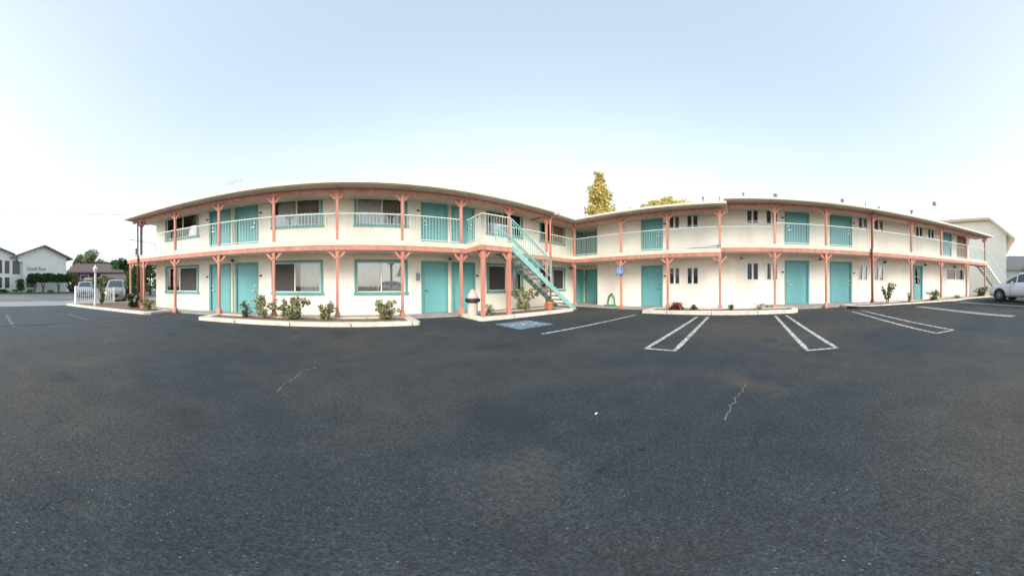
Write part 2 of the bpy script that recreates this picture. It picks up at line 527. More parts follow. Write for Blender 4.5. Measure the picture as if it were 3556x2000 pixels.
def strip(name, pts, wd, m, dz=0.006):
    b = MB()
    out = []
    for (x0, y0), (x1, y1) in zip(pts, pts[1:]):
        L_ = math.hypot(x1 - x0, y1 - y0)
        n = max(1, int(L_ / 0.4))
        for i in range(n + (0 if (x1, y1) != pts[-1] else 1)):
            out.append((x0 + (x1 - x0) * i / n, y0 + (y1 - y0) * i / n))
    L_, R_ = [], []
    for i, p in enumerate(out):
        a, c = out[max(0, i - 1)], out[min(len(out) - 1, i + 1)]
        dx, dy = c[0] - a[0], c[1] - a[1]
        l = math.hypot(dx, dy) or 1
        ww = wd / 2 * (random.uniform(0.35, 1.0) if wd < 0.04 else random.uniform(0.93, 1.05))
        nx, ny = -dy / l * ww, dx / l * ww
        L_.append((p[0] + nx, p[1] + ny, gz(p[0] + nx, p[1] + ny) + dz))
        R_.append((p[0] - nx, p[1] - ny, gz(p[0] - nx, p[1] - ny) + dz))
    n = len(L_)
    b.add(L_ + R_, [(i, n + i, n + i + 1, i + 1) for i in range(n - 1)])
    return structure(b.build(name, m))

# stalls: hairpin pairs of lines, perpendicular to the right wing
strip('parking_line', [(8.95, 4.05), (4.15, 4.3)], 0.10, M['line'])
def hairpin(y1, y2, xa=4.2, xb=9.0, m='line', wd=0.10, lag=0.0):
    strip('parking_line', [(xb + lag, y1), (xa, y1 + 0.08), (xa, y2 - 0.06), (xb, y2)], wd, M[m])
hairpin(1.62, 1.22)
hairpin(-1.22, -1.62)
hairpin(-4.25, -4.72)
strip('parking_line', [(9.1, -7.85), (4.2, -8.15)], 0.42, M['line_grey'])
strip('parking_line', [(9.1, -7.60), (4.2, -7.9)], 0.07, M['line'], 0.010)
strip('parking_line', [(9.1, -10.9), (3.6, -11.25)], 0.30, M['line_grey'])
strip('parking_line', [(9.0, -13.6), (3.2, -13.9)], 0.12, M['line_faint'])
# faded old stall marks and a tar seam on the left
strip('tar_seam', [(-7.6, -6), (-7.3, 1.0), (-7.35, 5.6), (-4.5, 6.7)], 0.17, M['seam'])
strip('parking_line', [(-7.0, 1.6), (-10.2, 2.0)], 0.12, M['line_faint'])
strip('parking_line', [(-7.1, 3.0), (-6.9, 5.6)], 0.10, M['line_faint'])
strip('parking_line', [(-7.6, 4.3), (-9.8, 4.6)], 0.11, M['line_faint'])
strip('parking_line', [(-6.7, 5.7), (-5.1, 6.3)], 0.09, M['line_faint'])
def crack(pts, wd=0.03, name='crack'):
    out = []
    for (a, b2), (c, d) in zip(pts, pts[1:]):
        n = 7
        for i in range(n):
            t = i / n
            out.append((a + (c - a) * t + random.uniform(-.025, .025), b2 + (d - b2) * t + random.uniform(-.025, .025)))
    out.append(pts[-1])
    strip(name, out, wd, M['crack'] if wd > 0.02 else M['seam'], 0.005)
def pol(px, py):
    az = (px - 1215) / K
    r = CAMZ / math.tan((py - (991.5 - 4 * math.cos(az - 2.4))) / K)
    return (r * math.sin(az), r * math.cos(az))
crack([pol(2590, 1335), pol(2550, 1395), pol(2530, 1420), pol(2515, 1460)], 0.028)
crack([pol(2650, 1480), pol(2630, 1530), pol(2610, 1565)], 0.010)
crack([pol(1100, 1275), pol(1050, 1290), pol(1030, 1310), pol(960, 1360)], 0.028)
crack([pol(1850, 1390), pol(1940, 1440)], 0.010)
crack([pol(0, 1810), pol(130, 1760), pol(260, 1730)], 0.007)
crack([pol(2225, 1560), pol(2190, 1590), pol(2110, 1625), pol(2060, 1632)], 0.012)
crack([pol(900, 1370), pol(1000, 1330)], 0.008)
# a bit of litter
lx, ly = pol(2068, 1440)
lt = MB(); lt.add([(lx - .018, ly - .008, .012), (lx + .02, ly - .003, .010), (lx + .016, ly + .01, .018), (lx - .012, ly + .008, .008)], [(0, 1, 2, 3)])
tag(lt.build('paper_scrap', M['board']), 'tiny white scrap of paper lying on the open asphalt', 'litter')

# accessible-parking emblem painted on the ground
e0 = MB()
def gquad(b, poly, dz):
    b.add([(x, y, gz(x, y) + dz) for x, y in poly], [tuple(range(len(poly)))])
gquad(e0, [(4.15, 5.15), (5.5, 5.15), (5.5, 6.35), (4.15, 6.35)], 0.006)
structure(e0.build('painted_emblem_field', M['blue_paint']))
e1 = MB()
def emb(b, tf, z):
    # wheelchair symbol: head, torso, seat/leg, wheel arc in a unit square
    def P(x, y): return tf(x, y)
    def poly(pts): b.add([(*P(x, y), z) if len(P(x, y)) == 2 else P(x, y) for x, y in pts], [tuple(range(len(pts)))])
    n = 14
    poly([(0.42 + 0.075 * math.cos(2 * PI * i / n), 0.86 + 0.075 * math.sin(2 * PI * i / n)) for i in range(n)])
    poly([(0.38, 0.76), (0.47, 0.76), (0.49, 0.42), (0.40, 0.42)])
    poly([(0.47, 0.64), (0.70, 0.64), (0.70, 0.57), (0.47, 0.57)])
    poly([(0.49, 0.48), (0.70, 0.48), (0.70, 0.41), (0.49, 0.41)])
    poly([(0.64, 0.45), (0.72, 0.45), (0.82, 0.18), (0.75, 0.16)])
    for i in range(20):
        a0, a1 = math.radians(125 + i * 11), math.radians(125 + (i + 1) * 11)
        c = (0.46, 0.34)
        poly([(c[0] + r * math.cos(a), c[1] + r * math.sin(a)) for r, a in ((.25, a0), (.25, a1), (.18, a1), (.18, a0))])
emb(e1, lambda x, y: (5.45 - 1.2 * y, 6.25 - 1.0 * x, gz(5, 5.7) + 0.011), 0)
structure(e1.build('painted_emblem', M['line']))

# walks, islands, curbs
structure(MB().box(-9.6, 14, 8.72, 9.9, -0.05, 0.05).build('walkway', M['concrete']))
structure(MB().box(10.95, 12.2, -1.2, 8.72, -0.05, 0.055).box(12.2, 13.6, 7.9, 9.75, -0.05, 0.052).build('walkway', M['concrete']))
structure(MB().box(10.95, 12.2, -20, -1.2, -0.05, 0.215).build('walkway', M['concrete']))
def island(poly, h, name='planter_bed', closed=True, m='curb', wd=0.22, soil=0.03, zf=None):
    n = len(poly)
    zf = zf or gz
    cx = sum(p[0] for p in poly) / n; cy = sum(p[1] for p in poly) / n
    inner = []
    for i in range(n):
        p0, p1, p2 = poly[i - 1], poly[i], poly[(i + 1) % n]
        d1 = Vector((p1[0] - p0[0], p1[1] - p0[1])).normalized(); d2 = Vector((p2[0] - p1[0], p2[1] - p1[1])).normalized()
        n1 = Vector((-d1.y, d1.x)); n2 = Vector((-d2.y, d2.x))
        bb = (n1 + n2).normalized(); k = wd / max(0.4, bb.dot(n1))
        inner.append((p1[0] + bb.x * k, p1[1] + bb.y * k))
    b = MB()
    e = 0.02
    for i in range(n):
        j = (i + 1) % n
        a, c, ai, ci = poly[i], poly[j], inner[i], inner[j]
        za, zc = h + zf(*a), h + zf(*c)
        ia = (a[0] * .9 + ai[0] * .1, a[1] * .9 + ai[1] * .1); ic = (c[0] * .9 + ci[0] * .1, c[1] * .9 + ci[1] * .1)
        b.quad((*a, -0.1), (*c, -0.1), (*c, zc - e), (*a, za - e))
        b.quad((*a, za - e), (*c, zc - e), (*ic, zc), (*ia, za))
        b.quad((*ia, za), (*ic, zc), (*ci, zc), (*ai, za))
        b.quad((*ai, za), (*ci, zc), (*ci, -0.1), (*ai, -0.1))
    structure(b.build('kerb', M[m]))
    s = MB()
    s.add([(x, y, h + zf(x, y) - soil) for x, y in inner], [tuple(range(n))])
    structure(s.build(name, M['soil']))
def rounded(x0, x1, y0, y1, r=0.35, c=(1, 1, 1, 1)):
    pts = []
    for (cx, cy, a0, on) in ((x1 - r, y0 + r, -90, c[0]), (x1 - r, y1 - r, 0, c[1]), (x0 + r, y1 - r, 90, c[2]), (x0 + r, y0 + r, 180, c[3])):
        if on:
            for k in range(5):
                a = math.radians(a0 + k * 22.5); pts.append((cx + r * math.cos(a), cy + r * math.sin(a)))
        else:
            a = math.radians(a0 + 45); pts.append((cx + r * (1 if math.cos(a) > 0 else -1), cy + r * (1 if math.sin(a) > 0 else -1)))
    return pts
island([(-14.15, 6.55), (-7.75, 7.12), (-7.5, 7.3), (-7.5, 8.7), (-9.55, 9.0), (-9.55, 20.5), (-14.15, 20.5)], 0.11)
island(rounded(-5.07, 2.13, 7.17, 8.70, 0.2, (1, 0, 0, 1)), 0.11, wd=0.30)
island(rounded(4.1, 9.0, 7.1, 8.70, 0.2, (1, 0, 0, 1)), 0.12, wd=0.26)
island(rounded(9.62, 10.93, -2.3, 4.05, 0.45, (1, 0, 0, 1)), 0.13)
island([(10.93, -18.5), (10.93, -4.6), (10.3, -4.65), (9.85, -4.95), (9.68, -5.5), (9.68, -18.5)], 0.13, m='curb')
structure(MB().box(9.655, 9.678, -11.0, -5.5, 0.0, 0.205).bar((9.67, -5.5, 0.12), (9.84, -4.93, 0.12), 0.03, 0.17).bar((9.84, -4.93, 0.12), (10.3, -4.62, 0.12), 0.03, 0.17).build('kerb_face', M['curb_black']))

# ------------------------------------------------------------------ motel
BS = 0.19                    # the far part of the right wing stands this much higher
motel = thing('motel_building', 'two storey cream motel with coral posts, teal doors and long balconies around the lot', 'motel', (0, 0, 0))
H = {}
lholes, raholes, rbholes = [], [], []
DOORS, WINS, SMALL = [], [], []
def door(fr, u0, u1, z0, z1, side, holes, kind='teal'):
    DOORS.append((fr, u0, u1, z0, z1, side, kind)); holes.append((u0 + .06, u1 - .06, z0, z1 - .06))
def win(fr, u0, u1, z0, z1, holes, **k):
    WINS.append((fr, u0, u1, z0, z1, k)); holes.append((u0 + .07, u1 - .07, z0 + .07, z1 - .07))
def swin(fr, u0, u1, z0, z1, holes, **k):
    SMALL.append((fr, u0, u1, z0, z1, k)); holes.append((u0 + .02, u1 - .02, z0 + .02, z1 - .02))
FL = 2.78                    # upper floor level
for z0, z1 in ((0.06, 2.22), (FL + .01, 4.94)):
    door(LF, -6.19, -5.06, z0, z1, -1, lholes)
    door(LF, -4.87, -3.77, z0, z1, 1, lholes)
    door(LF, 2.88, 4.07, z0, z1, -1, lholes)
    door(LF, 4.24, 5.38, z0, z1, 1, lholes)
    door(LF, 12.25, 13.3, z0, z1, 1, lholes)
W0, W1, V0, V1 = 0.86, 2.24, 3.60, 4.95
win(LF, -8.94, -6.79, W0, W1, lholes, mull=.45, left='curtain', right='screen')
win(LF, -3.18, -1.06, W0, W1, lholes, mull=.46, left='screen', right='curtain', gap=.18)
win(LF, 0.18, 2.31, W0, W1, lholes, mull=.5, left='curtain', right='curtain', glass='glass_soft', dropl='curtain_dark')
win(LF, 5.99, 8.15, W0, W1, lholes, mull=.5, left='screen', right='curtain')
win(LF, 9.35, 11.44, W0, W1, lholes, mull=.5, left='curtain', right='screen')
win(LF, -8.94, -6.79, V0, V1, lholes, mull=.55, left='curtain', right='dark', dropl='curtain_dark', board=(.5, .98, .48))
win(LF, -3.18, -1.06, V0, V1, lholes, mull=.5, left='curtain', right='screenc', gapl=.14, board2=1)
win(LF, 0.18, 2.31, V0, V1, lholes, mull=.52, left='curtain', right='curtain', dropr='curtain_dark', gapr=.22)
win(LF, 5.99, 8.15, V0, V1, lholes, mull=.42, left='curtain', right='dark', gapl=.3)
win(LF, 9.35, 11.44, V0, V1, lholes, mull=.5, left='dark', right='brown')
for z0, z1 in ((0.06, 2.2), (FL + .01, 4.93)):
    door(RF, -5.14, -3.95, z0, z1, 1, raholes)
for z0, z1 in ((1.21, 2.06), (4.0, 4.86)):
    swin(RF, -3.62, -3.05, z0, z1, raholes, r='curtain_dark')
    swin(RF, -2.70, -2.11, z0, z1, raholes)
for k, (z0, z1) in enumerate(((0.22, 2.38), (FL + .01 + BS, 5.14))):
    door(RF, 2.12, 3.37, z0, z1, -1, rbholes)
    door(RF, 4.47, 5.74, z0, z1, 1, rbholes)
for k, (z0, z1) in enumerate(((1.40, 2.25), (4.19, 5.05))):
    swin(RF, 0.25, 0.83, z0, z1, rbholes)
    swin(RF, 1.19, 1.77, z0, z1, rbholes, l='curtain_dark' if k == 0 else None)
    swin(RF, 6.11, 6.69, z0, z1, rbholes, l='curtain_dark', r='curtain')
    swin(RF, 7.10, 7.74, z0, z1, rbholes, r='curtain')
swin(RF, 10.15, 10.75, 4.19, 5.05, rbholes)
swin(RF, 11.19, 11.78, 4.19, 5.05, rbholes)
door(RF, 9.95, 10.75, 0.22, 2.38, -1, rbholes, 'half')
door(RF, 12.69, 13.55, FL + .01 + BS, 5.14, 1, rbholes)
door(RF, 14.16, 15.2, FL + .01 + BS, 5.16, 1, rbholes, 'brown')
swin(RF, 13.0, 15.0, 1.52, 2.30, rbholes, l='curtain_dark', r='curtain')

# walls. Behind the front sheets each storey has a plain room lining so the openings look into dim rooms.
wl = MB(LF).wall(-9.63, 13.5, -0.05, 5.02, lholes)
wl.quad((-9.63, 0, -.05), (-9.63, -7.5, -.05), (-9.63, -7.5, 5.2), (-9.63, 0, 5.02))
wl.quad((-9.63, -7.5, -.05), (19, -7.5, -.05), (19, -7.5, 5.2), (-9.63, -7.5, 5.2))
wl.build('wall', M['stucco'], motel)
wr = MB(RF).wall(-7.89, -0.9, -0.05, 4.98, raholes)
wr.quad((-7.89, 0, -.05), (-7.89, -1.4, -.05), (-7.89, -1.4, 5.0), (-7.89, 0, 5.0))
wr.quad((-10.2, -1.4, -.05), (-7.89, -1.4, -.05), (-7.89, -1.4, 5.0), (-10.2, -1.4, 5.0))
wr.build('wall', M['stucco'], motel)
wb = MB(RF).wall(-0.9, 15.6, -0.05, 5.20, rbholes)
wb.quad((15.6, 0, -.05), (15.6, -7.5, -.05), (15.6, -7.5, 5.4), (15.6, 0, 5.2))
wb.quad((15.6, -7.5, -.05), (-17.3, -7.5, -.05), (-17.3, -7.5, 5.2), (15.6, -7.5, 5.4))
wb.quad((-0.9, 0, 4.9), (-0.9, -7.5, 4.9), (-0.9, -7.5, 5.4), (-0.9, 0, 5.2))
wb.build('wall', M['stucco'], motel)
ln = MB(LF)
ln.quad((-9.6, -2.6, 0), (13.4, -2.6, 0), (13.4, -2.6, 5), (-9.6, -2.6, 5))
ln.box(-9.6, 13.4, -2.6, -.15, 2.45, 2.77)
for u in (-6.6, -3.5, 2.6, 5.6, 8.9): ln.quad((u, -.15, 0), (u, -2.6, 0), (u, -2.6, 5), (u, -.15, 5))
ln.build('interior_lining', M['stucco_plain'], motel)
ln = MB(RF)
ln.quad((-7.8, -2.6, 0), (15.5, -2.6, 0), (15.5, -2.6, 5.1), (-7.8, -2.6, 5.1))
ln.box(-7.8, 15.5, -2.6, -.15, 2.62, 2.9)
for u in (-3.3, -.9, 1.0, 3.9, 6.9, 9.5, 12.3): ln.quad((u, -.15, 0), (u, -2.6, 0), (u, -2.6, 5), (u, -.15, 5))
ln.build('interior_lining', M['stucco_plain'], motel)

def build_door(fr, u0, u1, z0, z1, side, kind):
    pm = M['brown_door'] if kind == 'brown' else M['teal']
    b = MB(fr); t = .085
    if kind == 'half':
        b.box(u0 + t, u1 - t, -.075, -.035, z0 + .02, z0 + .95)
        b.box(u0 + t, u0 + t + .11, -.075, -.035, z0 + .95, z1 - t)
        b.box(u1 - t - .11, u1 - t, -.075, -.035, z0 + .95, z1 - t)
        b.box(u0 + t + .11, u1 - t - .11, -.075, -.035, z1 - t - .14, z1 - t)
        b.box(u0 + t + .11, u1 - t - .11, -.07, -.04, z0 + 1.42, z0 + 1.46)
    else:
        b.box(u0 + t, u1 - t, -.075, -.035, z0 + .02, z1 - t)
    d = b.build('door', pm, motel)
    f = MB(fr)
    f.box(u0, u0 + .10, -.08, .022, z0, z1); f.box(u1 - .10, u1, -.08, .022, z0, z1); f.box(u0 + .10, u1 - .10, -.08, .022, z1 - .10, z1)
    f.build('door_frame', M['teal_dark'] if kind != 'brown' else M['brown_door'], d)
    MB(fr).box(u0 + .06, u1 - .06, -.10, .03, z0 - .02, z0 + .018).build('threshold', M['galv'], d)
    if kind == 'half':
        MB(fr).box(u0 + t + .11, u1 - t - .11, -.058, -.052, z0 + .95, z1 - t - .14).build('pane', M['glass'], d)
    hu = u1 - t - .09 if side > 0 else u0 + t + .09
    h = MB(fr)
    h.tube([(hu, -.035, z0 + .95), (hu, .03, z0 + .95)], .028, 10)
    h.box(hu - .02 if side < 0 else hu - .12, hu + .12 if side < 0 else hu + .02, .02, .04, z0 + .935, z0 + .965)
    h.build('handle', M['chrome'], d)
    MB(fr).tube([(hu, -.035, z0 + 1.15), (hu, -.01, z0 + 1.15)], .032, 10).build('deadbolt', M['chrome'], d)
    if kind == 'teal':
        MB(fr).tube([((u0 + u1) / 2, -.036, z0 + 1.5), ((u0 + u1) / 2, -.028, z0 + 1.5)], .012, 8).build('peephole', M['chrome'], d)
        pu = u1 + .05 if side > 0 else u0 - .17
        q = MB(fr).box(pu, pu + .12, .003, .016, z0 + 1.54, z0 + 1.61)
        q.build('room_plate', M['black'], motel)
for d in DOORS: build_door(*d)

def curtain(fr, u0, u1, z0, z1, m, parent, v=-.095, wave=.09):
    n = max(6, int((u1 - u0) / .022))
    vs = []
    for i in range(n + 1):
        u = u0 + (u1 - u0) * i / n
        d = math.sin(u * 2 * PI / wave + math.sin(u * 3.1) * 1.5) * .02
        vs += [(u, v + d, z0), (u, v + d * .8, z1)]
    b = MB(fr); b.add(vs, [(2 * i, 2 * i + 2, 2 * i + 3, 2 * i + 1) for i in range(n)])
    return b.build('curtain', m, parent, smooth=True)

def build_win(fr, u0, u1, z0, z1, k):
    f = MB(fr); c = .10
    f.box(u0, u0 + c, -.05, .028, z0, z1); f.box(u1 - c, u1, -.05, .028, z0, z1)
    f.box(u0 + c, u1 - c, -.05, .028, z1 - c, z1)
    f.box(u0 - .03, u1 + .03, -.05, .05, z0 - .02, z0 + c - .01)
    wd = f.build('window', M['teal_dark'], motel)
    a, b_, c0, c1 = u0 + c, u1 - c, z0 + c - .01, z1 - c
    mu = a + (b_ - a) * k.get('mull', .5)
    s = MB(fr)
    s.box(a, a + .035, -.06, -.008, c0, c1); s.box(b_ - .035, b_, -.06, -.008, c0, c1)
    s.box(a + .035, b_ - .035, -.06, -.008, c1 - .035, c1); s.box(a + .035, b_ - .035, -.06, -.008, c0, c0 + .035)
    s.box(mu - .022, mu + .022, -.065, -.004, c0 + .035, c1 - .035)
    s.build('sash', M['white_frame'], wd)
    g1 = M[k.get('glass', 'glass')]
    ins = ((a + .035, mu - .022), (mu + .022, b_ - .035))
    for (p, q), kind, sd_ in zip(ins, (k['left'], k['right']), 'lr'):
        if kind in ('screen', 'brown'):
            MB(fr).box(p, q, -.04, -.034, c0 + .035, c1 - .035).build('insect_screen', M['screen'] if kind == 'screen' else M['brown_door'], wd)
        else:
            MB(fr).box(p, q, -.04, -.034, c0 + .035, c1 - .035).build('pane', g1, wd)
    for (p, q), kind, sd_ in zip(ins, (k['left'], k['right']), 'lr'):
        if kind == 'curtain':
            p2 = p + (q - p) * k.get('gapl', 0) if sd_ == 'l' else p + (k.get('gap', 0))
            q2 = q if sd_ == 'l' else q - (q - p) * k.get('gapr', 0)
            curtain(fr, p2, q2, c0, c1, M[k.get('drop' + sd_, 'curtain')], wd)
        elif kind == 'screenc':
            curtain(fr, p, q, c0, c1, M['curtain_dark'], wd)
    if 'board' in k:  # white panel stands in for a bright reflection in the glass
        x0, x1, hh = k['board']
        MB(fr).box(a + (b_ - a) * x0, a + (b_ - a) * x1, -.07, -.06, c0, c0 + (c1 - c0) * hh).build('reflection_panel', M['board'], wd)
    if 'board2' in k:  # two rounded white shapes imitate reflections in the pane
        for x0, x1 in ((.02, .24), (.30, .52)):
            U0, U1 = a + (b_ - a) * x0, a + (b_ - a) * x1
            b2 = MB(fr); hh = (c1 - c0) * .42
            pts = []
            for i in range(9):
                t = PI - PI * i / 8
                pts.append(((U0 + U1) / 2 + (U1 - U0) / 2 * math.copysign(abs(math.cos(t)) ** .4, math.cos(t)), c0 + hh * .7 + hh * .3 * math.sin(t) ** .6))
            pts = [(U0, c0)] + pts + [(U1, c0)]
            n = len(pts)
            b2.add([(x, -.07, z) for x, z in pts] + [(x, -.06, z) for x, z in pts], [tuple(range(n)), tuple(range(2 * n - 1, n - 1, -1))] + [(i, (i + 1) % n, n + (i + 1) % n, n + i) for i in range(n)])
            b2.build('reflection_shape', M['board'], wd)
for x in WINS: build_win(*x)

def build_small(fr, u0, u1, z0, z1, k):
    f = MB(fr)
    f.box(u0 - .025, u0 + .04, -.06, .014, z0 - .02, z1 + .02); f.box(u1 - .04, u1 + .025, -.06, .014, z0 - .02, z1 + .02)
    f.box(u0 + .04, u1 - .04, -.06, .014, z1 - .04, z1 + .02); f.box(u0 + .04, u1 - .04, -.06, .014, z0 - .02, z0 + .04)
    um = (u0 + u1) / 2
    f.box(um - .045, um + .045, -.06, .01, z0 + .04, z1 - .04)
    wd = f.build('window', M['white_frame'], motel)
    for (p, q), c in (((u0 + .04, um - .045), k.get('l')), ((um + .045, u1 - .04), k.get('r'))):
        MB(fr).box(p, q, -.04, -.034, z0 + .04, z1 - .04).build('pane', M['glass'], wd)
        if c: curtain(fr, p, q, z0 + .02, z1 - .02, M[c], wd, v=-.11, wave=.07)
        else: MB(fr).box(p, q, -.062, -.05, z0 + .03, z1 - .03).build('insect_screen', M['screen'], wd)
for x in SMALL: build_small(*x)

# recess door on the inner wall
build_door(lambda u, v, z: (13.41 - v, -u, z), -9.72, -8.72, 0.06, 2.2, 1, 'teal')
build_door(lambda u, v, z: (13.41 - v, -u, z), -9.72, -8.72, FL + .01, 4.7, 1, 'teal')

# decks: slab, cream fascia, coral band
DV = 1.22                     # depth of the balcony, the posts stand on its edge
def deck(fr, u0, u1, v0, v1, zt, edges, name='balcony_floor'):
    d = MB(fr).box(u0, u1, v0, v1, zt - .12, zt)
    s = d.build(name, M['deck'], motel)
    c = MB(fr).box(u0, u1, v0, v1 - .03, zt - .30, zt - .121)
    c.build('balcony_ceiling', M['ceiling'], motel)
    for (a, b_, c0, c1) in edges:
        MB(fr).box(a, b_, c0, c1, zt - .17, zt + .015).build('cream_fascia', M['cream_trim'], motel)
        MB(fr).box(a + .004, b_ - .004, c0, c1 - .012, zt - .34, zt - .171).build('coral_fascia', M['coral'], motel)
deck(LF, -9.63, 4.35, 0.002, DV, FL, [(-9.63, 4.35, DV, DV + .05)])
deck(LF, 4.35, 5.65, 0.002, 2.35, FL, [(4.30, 5.65, 2.35, 2.40), (4.30, 4.35, DV + .05, 2.35)], 'landing_floor')
deck(LF, 5.65, 10.85, 0.002, DV, FL, [(5.65, 10.85, DV, DV + .05)])
deck(LF, -10.55, -9.63, -.9, DV, FL, [(-10.55, -9.63, DV, DV + .05), (-10.6, -10.55, -.9, DV + .05)], 'landing_floor')
deck(RF, -9.8 + .002, -.9, 0.002, DV, FL, [(-8.53, -.9, DV, DV + .05)])
MB(RF).box(-9.8, -7.89, -1.398, 0.0, FL - .3, FL).build('balcony_floor', M['deck'], motel)
deck(RF, -.9, 16.3, 0.002, DV, FL + BS, [(-.9, 16.3, DV, DV + .05), (16.3, 16.35, 0, DV + .05)])
# short ramp joining the two balcony levels
rp = MB(RF); rp.add([(-2.9, .05, FL + .003), (-2.9, DV - .05, FL + .003), (-.9, DV - .05, FL + BS), (-.9, .05, FL + BS), (-.9, .05, FL + .003), (-.9, DV - .05, FL + .003)],
                    [(0, 1, 2, 3), (1, 5, 2), (0, 3, 4), (2, 5, 4, 3)])
rp.build('ramp', M['galv'], motel)

# roofs
ZL, ZA, ZB = 4.88, 4.80, 5.01
def roof(name, poly, zf, th=.10):
    n = len(poly)
    b = MB()
    b.add([(x, y, zf(x, y)) for x, y in poly] + [(x, y, zf(x, y) - th) for x, y in poly],
          [tuple(range(n)), tuple(range(2 * n - 1, n - 1, -1))] + [(i, n + i, n + (i + 1) % n, (i + 1) % n) for i in range(n)])
    r = b.build(name, M['cream_trim'], motel)
    return r
zl = lambda x, y: ZL + .035 * (y - 8.1)
zla = lambda x, y: ZL - .07 + .035 * (y - 8.1)
za = lambda x, y: ZL - .07 + .035 * (x - 10.35)
zb = lambda x, y: ZB + .035 * (x - 10.35)
roof('roof', [(-10.4, 8.1), (8.75, 8.1), (8.75, 17.5), (-10.4, 17.5)], zl)
roof('roof', [(8.751, 8.1), (10.35, 8.1), (19.75, 17.5), (8.751, 17.5)], zla)
roof('roof', [(10.35, 8.1), (10.35, 0.62), (19.75, 0.62), (19.75, 17.5)], za)
roof('roof', [(10.35, .75), (10.35, -16.5), (19.9, -16.5), (19.9, .75)], zb)
# soffit boards under the overhangs
sf = MB()
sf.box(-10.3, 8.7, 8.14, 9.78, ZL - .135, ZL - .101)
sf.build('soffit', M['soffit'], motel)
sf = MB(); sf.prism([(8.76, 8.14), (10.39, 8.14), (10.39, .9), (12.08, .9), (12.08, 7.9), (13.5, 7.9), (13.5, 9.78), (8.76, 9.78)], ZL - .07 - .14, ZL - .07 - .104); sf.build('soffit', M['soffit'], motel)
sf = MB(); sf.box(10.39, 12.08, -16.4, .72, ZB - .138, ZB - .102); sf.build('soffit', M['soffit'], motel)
# beams carrying the eaves
def beam(fr, u0, u1, zt, h=.15):
    MB(fr).box(u0, u1, DV - .11, DV + .0, zt - h, zt).build('eave_beam', M['coral'], motel)
beam(LF, -10.2, 8.74, ZL - .136)
beam(LF, 8.76, 10.9, ZL - .07 - .142)
beam(RF, -8.46, -.62, ZL - .07 - .142)
beam(RF, -.60, 16.4, ZB - .14)

# posts
def post(fr, u, v, z0, z1, flare=True, arms=(-1, 1), m='coral', back=True, w=.047, spread=.30, drop=.27):
    b = MB(fr)
    zs = z0
    if flare:
        b.box(u - .10, u + .10, v - .10, v + .10, z0, z0 + .10)
        b.frustum(u, v, z0 + .10, z0 + .27, .10, w)
        zs = z0 + .27
    b.box(u - w, u + w, v - w, v + w, zs, z1 - drop - .04)
    b.frustum(u, v, z1 - drop - .04, z1 - drop + .02, w, w + .012)
    b.box(u - w - .012, u + w + .012, v - w - .012, v + w + .012, z1 - drop + .02, z1)
    p = b.build('post', M[m], motel)
    for a in arms:
        MB(fr).bar((u + a * w, v, z1 - drop - .02), (u + a * spread, v, z1 - .02), .075, .06, (0, 1, 0)).build('brace', M[m], p)
    if back:
        MB(fr).bar((u, v - w, z1 - drop - .02), (u, v - spread, z1 - .02), .075, .06, (1, 0, 0)).build('brace', M[m], p)
    return p
PV = DV - .055
ulist = [-9.56 + 2.282 * i for i in range(10)]
ulist[9] = 10.93
for i, u in enumerate(ulist):
    isl = (-5.07 < u < 2.1) or u < -8 or (4.1 < u < 9)
    v = PV
    if i != 7:
        base = .0 if not isl else .075
        post(LF, u, v, base, FL - .34, arms=(-1, 1) if 0 < i < 9 else ((1,) if i == 0 else (-1,)))
    zt = (ZL - .286) if u < 8.7 else ZL - .36
    post(LF, u, v, FL + .01, zt, flare=False, arms=(-1, 1) if i < 9 else (-1,), m='coral_dark' if i == 0 else 'coral', spread=.27, drop=.25)
# second post at the left end, posts of both landings
post(LF, -9.34, PV + .02, .08, FL - .34, arms=(-1, 1))
post(LF, -10.42, PV, .08, FL - .34, flare=False, arms=(1,), w=.045)
post(LF, 4.45, 2.27, .09, FL - .34, flare=False, arms=(1,), w=.06)
post(LF, 5.57, 2.27, .09, FL - .34, flare=False, arms=(-1,), w=.07)
qs = [-5.73, -3.34, -.95, 1.465, 3.86, 6.33, 8.86, 11.27, 13.84, 16.15]
for i, u in enumerate(qs):
    sh = BS if i >= 3 else 0
    base = 0.0 if i == 0 else (.10 if i < 4 else (.0 + gz(10.9, -u) if i == 4 else .19))
    if i == 2:
        post(RF, u, PV + .02, .08, FL - .34, arms=(-1, 1))
        post(RF, u, PV + .02, FL + .01, ZL - .36, flare=False, arms=(-1, 1), spread=.27, drop=.25)
        continue
    post(RF, u, PV, base, FL - .34 + sh, arms=(-1, 1))
    zt = ZB - .29 if sh else ZL - .36
    post(RF, u, PV, FL + sh + .01, zt, flare=False, arms=(-1, 1), spread=.27, drop=.25)

# downpipes
def pipe(fr, u, v, z0, z1, m, elbow=True):
    b = MB(fr)
    pts = [(u, v, z0), (u, v, z1 - .35)]
    if elbow: pts += [(u + .02, v + .05, z1 - .27), (u + .12, v + .28, z1 - .16), (u + .16, v + .40, z1 - .06), (u + .16, v + .42, z1)]
    b.tube(pts, .045, 10)
    b.build('downpipe', M[m], motel, smooth=True)
pipe(LF, 8.83, DV + .09, .1, ZL - .05, 'coral')
pipe(RF, 6.22, DV + .09, .2, ZB + .1, 'coral_dark')
pipe(LF, -9.68, DV + .09, .1, ZL - .05, 'coral_dark', False)

